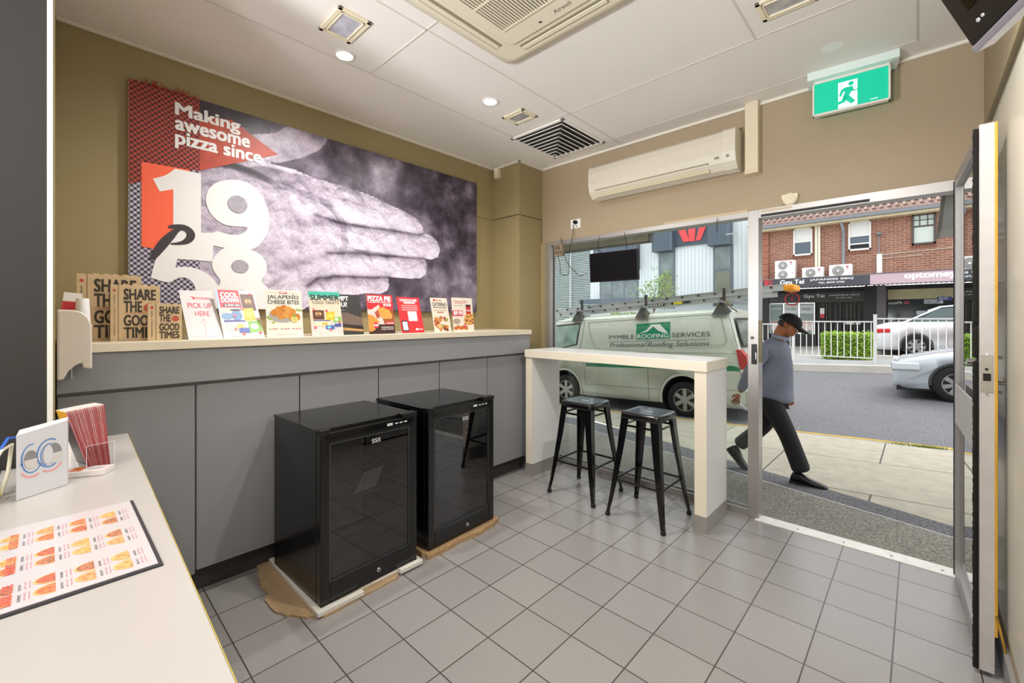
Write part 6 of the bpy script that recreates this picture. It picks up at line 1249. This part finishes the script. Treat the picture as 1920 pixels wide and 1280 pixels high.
lb_ = M(mat('#2f2f30', 0.5)).box(-0.72, -0.40, -0.004, 0.0, 2.10, 2.155); lb_.use(WHITE).text('BAILEY', (-0.70, -0.006, 2.11), (1, 0, 0), (0, 0, 1), 0.28, 0.035, bold=.03); lb_.use(mat('#d8c832', 0.5)).box(-0.22, -0.05, -0.004, 0, 2.10, 2.15); lb_.use(mat('#3d4046', 0.5)).box(-0.05, 0.10, -0.004, 0, 2.10, 2.15); lb_.build('label_sticker', ld)

def sedan(name, label, x, y, z, col, slope=-0.045, flip=False, near=-1):
    """nose or tail at local x=0, car runs along +x; flip=True puts the bonnet at x=0"""
    o = thing(name, label, 'car', (x, y, z)); o.rotation_euler = (0, slope, 0); L_ = 4.55; Wd = 1.78; P_ = mat(col, 0.22, coat=0.6)
    if flip: top = [(0.0, 0.62), (0.12, 0.74), (0.6, 0.84), (1.25, 0.93)]; cab = (1.15, 1.95, 3.2, 3.95); tail = [(4.1, 0.99), (4.5, 0.94), (4.55, 0.75)]
    else: top = [(0.0, 0.78), (0.04, 0.95), (0.35, 1.02), (0.75, 1.03)]; cab = (0.62, 1.45, 2.55, 3.45); tail = [(3.5, 0.95), (4.2, 0.82), (4.5, 0.70), (4.55, 0.55)]
    stations = top+tail; rings = []
    for i, (sx, h_) in enumerate(stations):
        e = 0.20 if i in (0, len(stations)-1) else 0.06 if i in (1, len(stations)-2) else 0.0; c_ = Wd/2
        half = [(e+0.05, 0.22), (e, 0.34), (e-0.0, 0.62*min(1, h_/0.75)), (e+0.03, h_-0.06), (e+0.12, h_-0.005), (e+0.4, h_+0.015)]
        rings.append([(sx, a, b) for a, b in half]+[(sx, Wd-a, b) for a, b in half[::-1]])
    bd = M(P_).loft(rings).build('body', o); wx = (0.85, 3.65) if flip else (0.92, 3.62)
    c = M(P_)
    for w_ in wx: c.cyl((w_, -0.2, 0.33), (w_, 0.25, 0.33), 0.37, n=32); c.cyl((w_, Wd-0.25, 0.33), (w_, Wd+0.2, 0.33), 0.37, n=32)
    cut(bd, c)
    r0 = [(cab[0], 0.16, 0.98), (cab[1], 0.26, 1.38), (cab[2], 0.26, 1.40), (cab[3], 0.16, 0.97)]
    gh = M(mat('#4f5f60', 0.08)); hw = Wd
    def cr(xx, ins, z0_, z1_): return [(xx, ins-0.10, z0_), (xx, ins, z1_-0.05), (xx, ins+0.16, z1_), (xx, hw-ins-0.16, z1_), (xx, hw-ins, z1_-0.05), (xx, hw-ins+0.10, z0_)]
    gh.loft([cr(cab[0], 0.20, 0.90, 0.97), cr((cab[0]+cab[1])/2, 0.20, 0.9, 1.22), cr(cab[1], 0.20, 0.9, 1.42), cr(cab[2], 0.20, 0.9, 1.44), cr((cab[2]+cab[3])/2, 0.20, 0.9, 1.22), cr(cab[3], 0.20, 0.90, 0.97)], smooth=False); gh.build('greenhouse', o, label='tinted cabin glass')
    rm = M(P_); rm.loft([[(xx, 0.245-ii, zz), (xx, 0.30, zz+0.045), (xx, hw-0.30, zz+0.045), (xx, hw-0.245+ii, zz)] for xx, zz, ii in ((cab[1]-0.25, 1.30, 0.02), (cab[1], 1.40, 0.03), ((cab[1]+cab[2])/2, 1.435, 0.04), (cab[2], 1.42, 0.03), (cab[2]+0.2, 1.34, 0.02))])
    for yy, s_ in ((0.095, 1), (hw-0.095, -1)):
        for xa, za, xb, zb_ in ((cab[0]-0.05, 0.96, cab[1], 1.41), (cab[3]+0.05, 0.96, cab[2], 1.43), ((cab[1]+cab[2])/2, 0.92, (cab[1]+cab[2])/2, 1.42)):
            rm.loft([[(xa-0.05, yy-0.012*s_, za), (xa+0.06, yy-0.012*s_, za), (xa+0.06, yy+0.06*s_, za), (xa-0.05, yy+0.06*s_, za)], [(xb-0.04, yy+0.11*s_, zb_), (xb+0.05, yy+0.11*s_, zb_), (xb+0.05, yy+0.17*s_, zb_), (xb-0.04, yy+0.17*s_, zb_)]], smooth=False)
    rm.build('roof_and_pillars', o)
    for w_ in wx: wheel(o, w_, 0.02, 0.32, 0.32, spokes=7, hub='#a9abb0'); wheel(o, w_, Wd-0.02, 0.32, 0.32, side=1)
    lm = M(mat('#d0303a' if not flip else '#d9dee2', 0.2, coat=0.5))
    nm_ = 'tail_lamp' if not flip else 'head_lamp'
    for y0_, y1_ in ((0.0, 0.36), (Wd-0.36, Wd)):
        lm = M(mat('#d0303a' if not flip else '#d9dee2', 0.2, coat=0.5))
        o_ = 1 if y0_ == 0 else -1; ye = 0.0 if y0_ == 0 else Wd; zl = 0.72 if not flip else 0.56
        lm.loft([[(xx, ye+o_*ya, zl), (xx, ye+o_*(ya+0.30), zl), (xx, ye+o_*(ya+0.30), zl+0.13), (xx, ye+o_*ya, zl+0.13)] for xx, ya in ((-0.012, 0.17), (0.05, 0.04), (0.38, -0.010))], smooth=False); lm.build(nm_, o, bevel=0.02)
    M(mat('#1b1b1c', 0.7)).box(0.05, L_-0.05, 0.10, Wd-0.10, 0.18, 0.26).build('underbody', o)
    sm_ = M(mat('#6f7478', 0.6)); [sm_.box(xx-0.004, xx+0.004, -0.003, 0.01, 0.34, 0.90) for xx in ((1.55, 2.5, 3.3) if not flip else (1.25, 2.25, 3.2))]; sm_.build('door_seams', o)
    return o
sedan('sedan_car', 'white sedan with red tail lamp behind the fence across the road', -0.95, 16.90, 0.27, '#dcdfe2')
sedan('sedan_car', 'silver white car driving past in the near lane beyond the door', -0.34, 10.75, rz_(-0.34, 10.75)+0.0, '#b9bfc6', flip=True)
sedan('sedan_car', 'red car seen through the open glass door leaf', 0.83, 15.05, 0.28, '#d43c40')

# ================================================================ THE WALKING MAN
def skin(name, nodes, edges, m_, parent=None, sub=2, root=0, extra=None):
    me = bpy.data.meshes.new(name); me.from_pydata([n[:3] for n in nodes], edges, []); o = bpy.data.objects.new(name, me); SC.collection.objects.link(o)
    md = o.modifiers.new('s', 'SKIN'); md.use_smooth_shade = True
    for i, v in enumerate(me.skin_vertices[0].data):
        r_ = nodes[i][3]; v.radius = r_ if isinstance(r_, tuple) else (r_, r_); v.use_root = (i == root)
    s_ = o.modifiers.new('d', 'SUBSURF'); s_.levels = sub; s_.render_levels = sub
    bpy.context.view_layer.update()
    me2 = bpy.data.meshes.new_from_object(o.evaluated_get(bpy.context.evaluated_depsgraph_get())); o.modifiers.clear(); o.data = me2
    me2.materials.clear(); me2.materials.append(m_)
    for p in me2.polygons: p.material_index = 0; p.use_smooth = True
    if parent: o.parent = parent
    return o
gx, gy = -1.05, 4.85
mn_ = thing('person', 'man in black cap, blue grey shirt and dark trousers striding past the doorway', 'person', (gx, gy, gz(-0.8, gy)))
gz0 = gz(-0.8, gy); Lc = lambda x, y, z: (x-gx, y-gy, z-gz0)
SKN = mat('#a5673f', 0.55); SH = mat('#7d8294', 0.8, var=0.12, vs=7, bump=0.3, bs=14); TR = mat('#1b1a1c', 0.8, var=0.1, vs=9, bump=0.3, bs=14)
d = Vector((0.87, 0, -0.49)); u = Vector((0.49, 0, 0.87)); HC = Vector((-0.905, 4.85, 1.378))
hp = lambda a, b, c=0: HC+d*a+u*b+Vector((0, c, 0))
def nd(p, r_): q = Lc(*p); return (*q, r_)
nb = [nd((-1.04, 4.85, 0.76), 0.07), nd((-1.02, 4.85, 0.95), 0.08), nd((-1.03, 4.85, 1.12), 0.07), nd((-1.00, 4.85, 1.23), 0.062), nd(tuple(hp(-0.035, -0.065)), 0.062), nd(tuple(hp(-0.012, 0.0)), 0.090), nd(tuple(hp(-0.008, 0.05)), 0.072),
      nd(tuple(hp(0.040, -0.060)), 0.056), nd(tuple(hp(0.056, -0.098)), 0.038),
      nd((-1.06, 4.69, 1.14), 0.04), nd((-1.20, 4.665, 0.93), 0.036), nd((-1.30, 4.70, 0.70), 0.026),
      nd((-1.03, 5.01, 1.14), 0.04), nd((-1.035, 5.06, 0.92), 0.036), nd((-0.97, 5.04, 0.70), 0.026),
      nd((-1.045, 4.775, 0.64), 0.06), nd((-0.91, 4.77, 0.35), 0.055), nd((-0.80, 4.78, 0.0), 0.035),
      nd((-1.07, 4.93, 0.64), 0.06), nd((-1.13, 4.94, 0.35), 0.055), nd((-1.40, 4.95, 0.09), 0.035)]
body_ = skin('body', nb, [(0, 1), (1, 2), (2, 3), (3, 4), (4, 5), (5, 6), (5, 7), (7, 8), (2, 9), (9, 10), (10, 11), (2, 12), (12, 13), (13, 14), (0, 15), (15, 16), (16, 17), (0, 18), (18, 19), (19, 20)], SKN, mn_)
def hpl(a, b, c=0): v = hp(a, b, c); return Lc(v.x, v.y, v.z)
fc_ = M(SKN)
fc_.loft([[hpl(0.068, 0.020, -0.010), hpl(0.068, 0.020, 0.010), hpl(0.066, 0.015, 0)], [hpl(0.100, -0.022, -0.016), hpl(0.100, -0.022, 0.016), hpl(0.112, -0.014, 0)], [hpl(0.070, -0.036, -0.014), hpl(0.070, -0.036, 0.014), hpl(0.092, -0.034, 0)]]).build('nose', mn_)
for s_ in (-1, 1):
    e = M(mat('#8f5534', 0.6)); e.T = Matrix.Identity(4); c0 = hpl(-0.012, -0.005, s_*0.083); e.ball(c0, (0.020, 0.009, 0.030), 10, 8); e.build('ear', mn_)
    e = M(mat('#efe9e2', 0.3)); e.ball(hpl(0.070, 0.008, s_*0.032), 0.011, 10, 8); e.use(mat('#201612', 0.3)).ball(hpl(0.078, 0.007, s_*0.033), 0.006, 8, 6); e.build('eye', mn_)
M(mat('#7a3b30', 0.6)).add([hpl(0.092, -0.060, -0.022), hpl(0.092, -0.060, 0.022), hpl(0.086, -0.072, 0.020), hpl(0.086, -0.072, -0.020)], [(0, 1, 2, 3)]).build('mouth', mn_)
hr = M(mat('#3a332e', 0.9)); hr.loft([[hpl(-0.012+math.cos(t)*0.086, -0.030+b_, math.sin(t)*0.086) for t in [R(95+170*i/10) for i in range(11)]] for b_ in (0, 0.04)], cap=False, closed=False); hr.build('hair', mn_)
# cap
cp_ = M(mat('#0e0c0e', 0.8)); rings = []
for k in range(7):
    q = R(90*k/6); rr_ = 0.098*math.cos(q)+0.001; hh = 0.025+0.088*math.sin(q)
    rings.append([hpl(-0.008+math.cos(t)*rr_*1.08, hh, math.sin(t)*rr_*0.95) for t in [2*math.pi*i/20 for i in range(20)]])
cp_.loft(rings, cap=False)
ob = []; 
for i in range(13):
    t = R(-62+124*i/12); ob.append((math.cos(t), math.sin(t)))
cp_.loft([[hpl(-0.008+a*0.100, 0.030, b*0.092) for a, b in ob], [hpl(0.020+a*0.120, 0.020, b*0.085) for a, b in ob], [hpl(0.055+a*0.125, 0.012-0.015*abs(b), b*0.075) for a, b in ob], [hpl(0.055+a*0.125, 0.006-0.015*abs(b), b*0.075) for a, b in ob], [hpl(-0.008+a*0.098, 0.022, b*0.092) for a, b in ob]], cap=False, closed=False)
cp_.build('cap', mn_)
# shirt: lofted trunk with sleeves grown from it
tk_ = [nd((-1.02, 4.85, 0.62), (0.155, 0.17)), nd((-1.005, 4.85, 0.84), (0.150, 0.16)), nd((-1.02, 4.85, 1.02), (0.140, 0.155)), nd((-1.035, 4.85, 1.14), (0.120, 0.13)), nd((-0.99, 4.85, 1.255), (0.072, 0.072)),
       nd((-1.06, 4.69, 1.14), (0.072, 0.072)), nd((-1.20, 4.665, 0.93), (0.058, 0.058)), nd((-1.295, 4.695, 0.715), (0.044, 0.044)),
       nd((-1.03, 5.01, 1.14), (0.072, 0.072)), nd((-1.035, 5.06, 0.92), (0.056, 0.056)), nd((-0.98, 5.04, 0.72), (0.042, 0.042))]
skin('shirt', tk_, [(0, 1), (1, 2), (2, 3), (3, 4), (3, 5), (5, 6), (6, 7), (3, 8), (8, 9), (9, 10)], SH, mn_, root=1)
cl_ = M(mat('#8c91a3', 0.8)); cl_.loft([[tuple(Vector(Lc(-0.98, 4.85, 1.245))+Vector((math.cos(t)*0.075, math.sin(t)*0.078, zz+math.cos(t)*-0.02))) for t in [2*math.pi*i/16 for i in range(16)]] for zz in (0, 0.035)], cap=False).build('collar', mn_)
tr_ = [nd((-1.03, 4.85, 0.74), 0.125), nd((-1.045, 4.775, 0.62), 0.108), nd((-0.905, 4.77, 0.35), 0.082), nd((-0.805, 4.78, 0.06), 0.082), nd((-0.79, 4.78, 0.005), 0.084),
       nd((-1.07, 4.93, 0.62), 0.105), nd((-1.13, 4.94, 0.36), 0.082), nd((-1.35, 4.95, 0.14), 0.074), nd((-1.39, 4.95, 0.10), 0.074)]
skin('trousers', tr_, [(0, 1), (1, 2), (2, 3), (3, 4), (0, 5), (5, 6), (6, 7), (7, 8)], TR, mn_)
def shoe(ax, ay, az, pitch, yaw=0):
    m = M(mat('#121113', 0.4)); prof = [(-0.075, 0.045, 0.030, 0.045), (-0.06, 0.045, 0.034, 0.085), (0.0, 0.045, 0.038, 0.090), (0.07, 0.04, 0.042, 0.060), (0.14, 0.03, 0.046, 0.045), (0.195, 0.025, 0.036, 0.035), (0.215, 0.02, 0.012, 0.025)]
    rings = []
    for x, _, hw_, h_ in prof: rings.append([(x, math.cos(t)*hw_, max(0.0, h_*0.5+math.sin(t)*h_*0.55)) for t in [2*math.pi*i/14 for i in range(14)]])
    m.loft(rings); m.use(mat('#1f1d1d', 0.8)).box(-0.078, 0.20, -0.04, 0.04, -0.014, 0.006)
    return m.build('shoe', mn_, loc=Lc(ax, ay, az), rot=(0, pitch, yaw))
shoe(-0.805, 4.78, gz(-0.8, 4.78)+0.014, R(3), R(-6)); shoe(-1.435, 4.95, gz(-1.4, 4.95)+0.135, R(48))
# hands, each with palm, four fingers and a thumb
def hand(wr, fdir, pdir, side):
    """wr wrist point, fdir finger direction, pdir palm facing direction"""
    f = Vector(fdir).normalized(); p = (Vector(pdir)-f*Vector(pdir).dot(f)).normalized(); s_ = f.cross(p)*side; w0 = Vector(Lc(*wr))
    N_ = [(*w0, 0.020), (*(w0+f*0.035), 0.024), (*(w0+f*0.07), 0.024)]; E_ = [(0, 1), (1, 2)]
    for k, (o_, l1) in enumerate(((-0.030, 0.9), (-0.010, 1.0), (0.010, 0.95), (0.030, 0.78))):
        b0 = w0+f*0.082+s_*o_; i = len(N_)
        N_ += [(*b0, 0.0095), (*(b0+f*0.030*l1+p*0.008), 0.009), (*(b0+f*0.045*l1+p*0.030*l1), 0.0085), (*(b0+f*0.030*l1+p*0.048*l1), 0.0075)]
        E_ += [(2, i), (i, i+1), (i+1, i+2), (i+2, i+3)]
    i = len(N_); t0 = w0+f*0.035-s_*0.034
    N_ += [(*t0, 0.012), (*(t0+f*0.022-s_*0.014+p*0.016), 0.010), (*(t0+f*0.040-s_*0.006+p*0.034), 0.009)]; E_ += [(1, i), (i, i+1), (i+1, i+2)]
    return skin('hand', N_, E_, SKN, mn_, sub=1)
hand((-1.305, 4.70, 0.69), (-0.35, 0.0, -0.94), (-0.2, 1, 0), 1)
hand((-0.965, 5.04, 0.70), (0.3, 0, -0.95), (0, -1, 0), 1)
nw = M(mat('#e2e2e0', 0.7, var=0.1, vs=30)); 
nw.loft([[(-1.50, 4.70, 0.635), (-1.50, 4.86, 0.60), (-1.50, 4.86, 0.588), (-1.50, 4.70, 0.622)], [(-1.38, 4.70, 0.63), (-1.38, 4.87, 0.60), (-1.38, 4.87, 0.585), (-1.38, 4.70, 0.612)], [(-1.25, 4.71, 0.54), (-1.25, 4.87, 0.50), (-1.25, 4.87, 0.49), (-1.25, 4.71, 0.525)]], smooth=False)
tag(nw.build('newspaper'), 'folded white newspaper held in the walking man\'s trailing hand', 'newspaper')
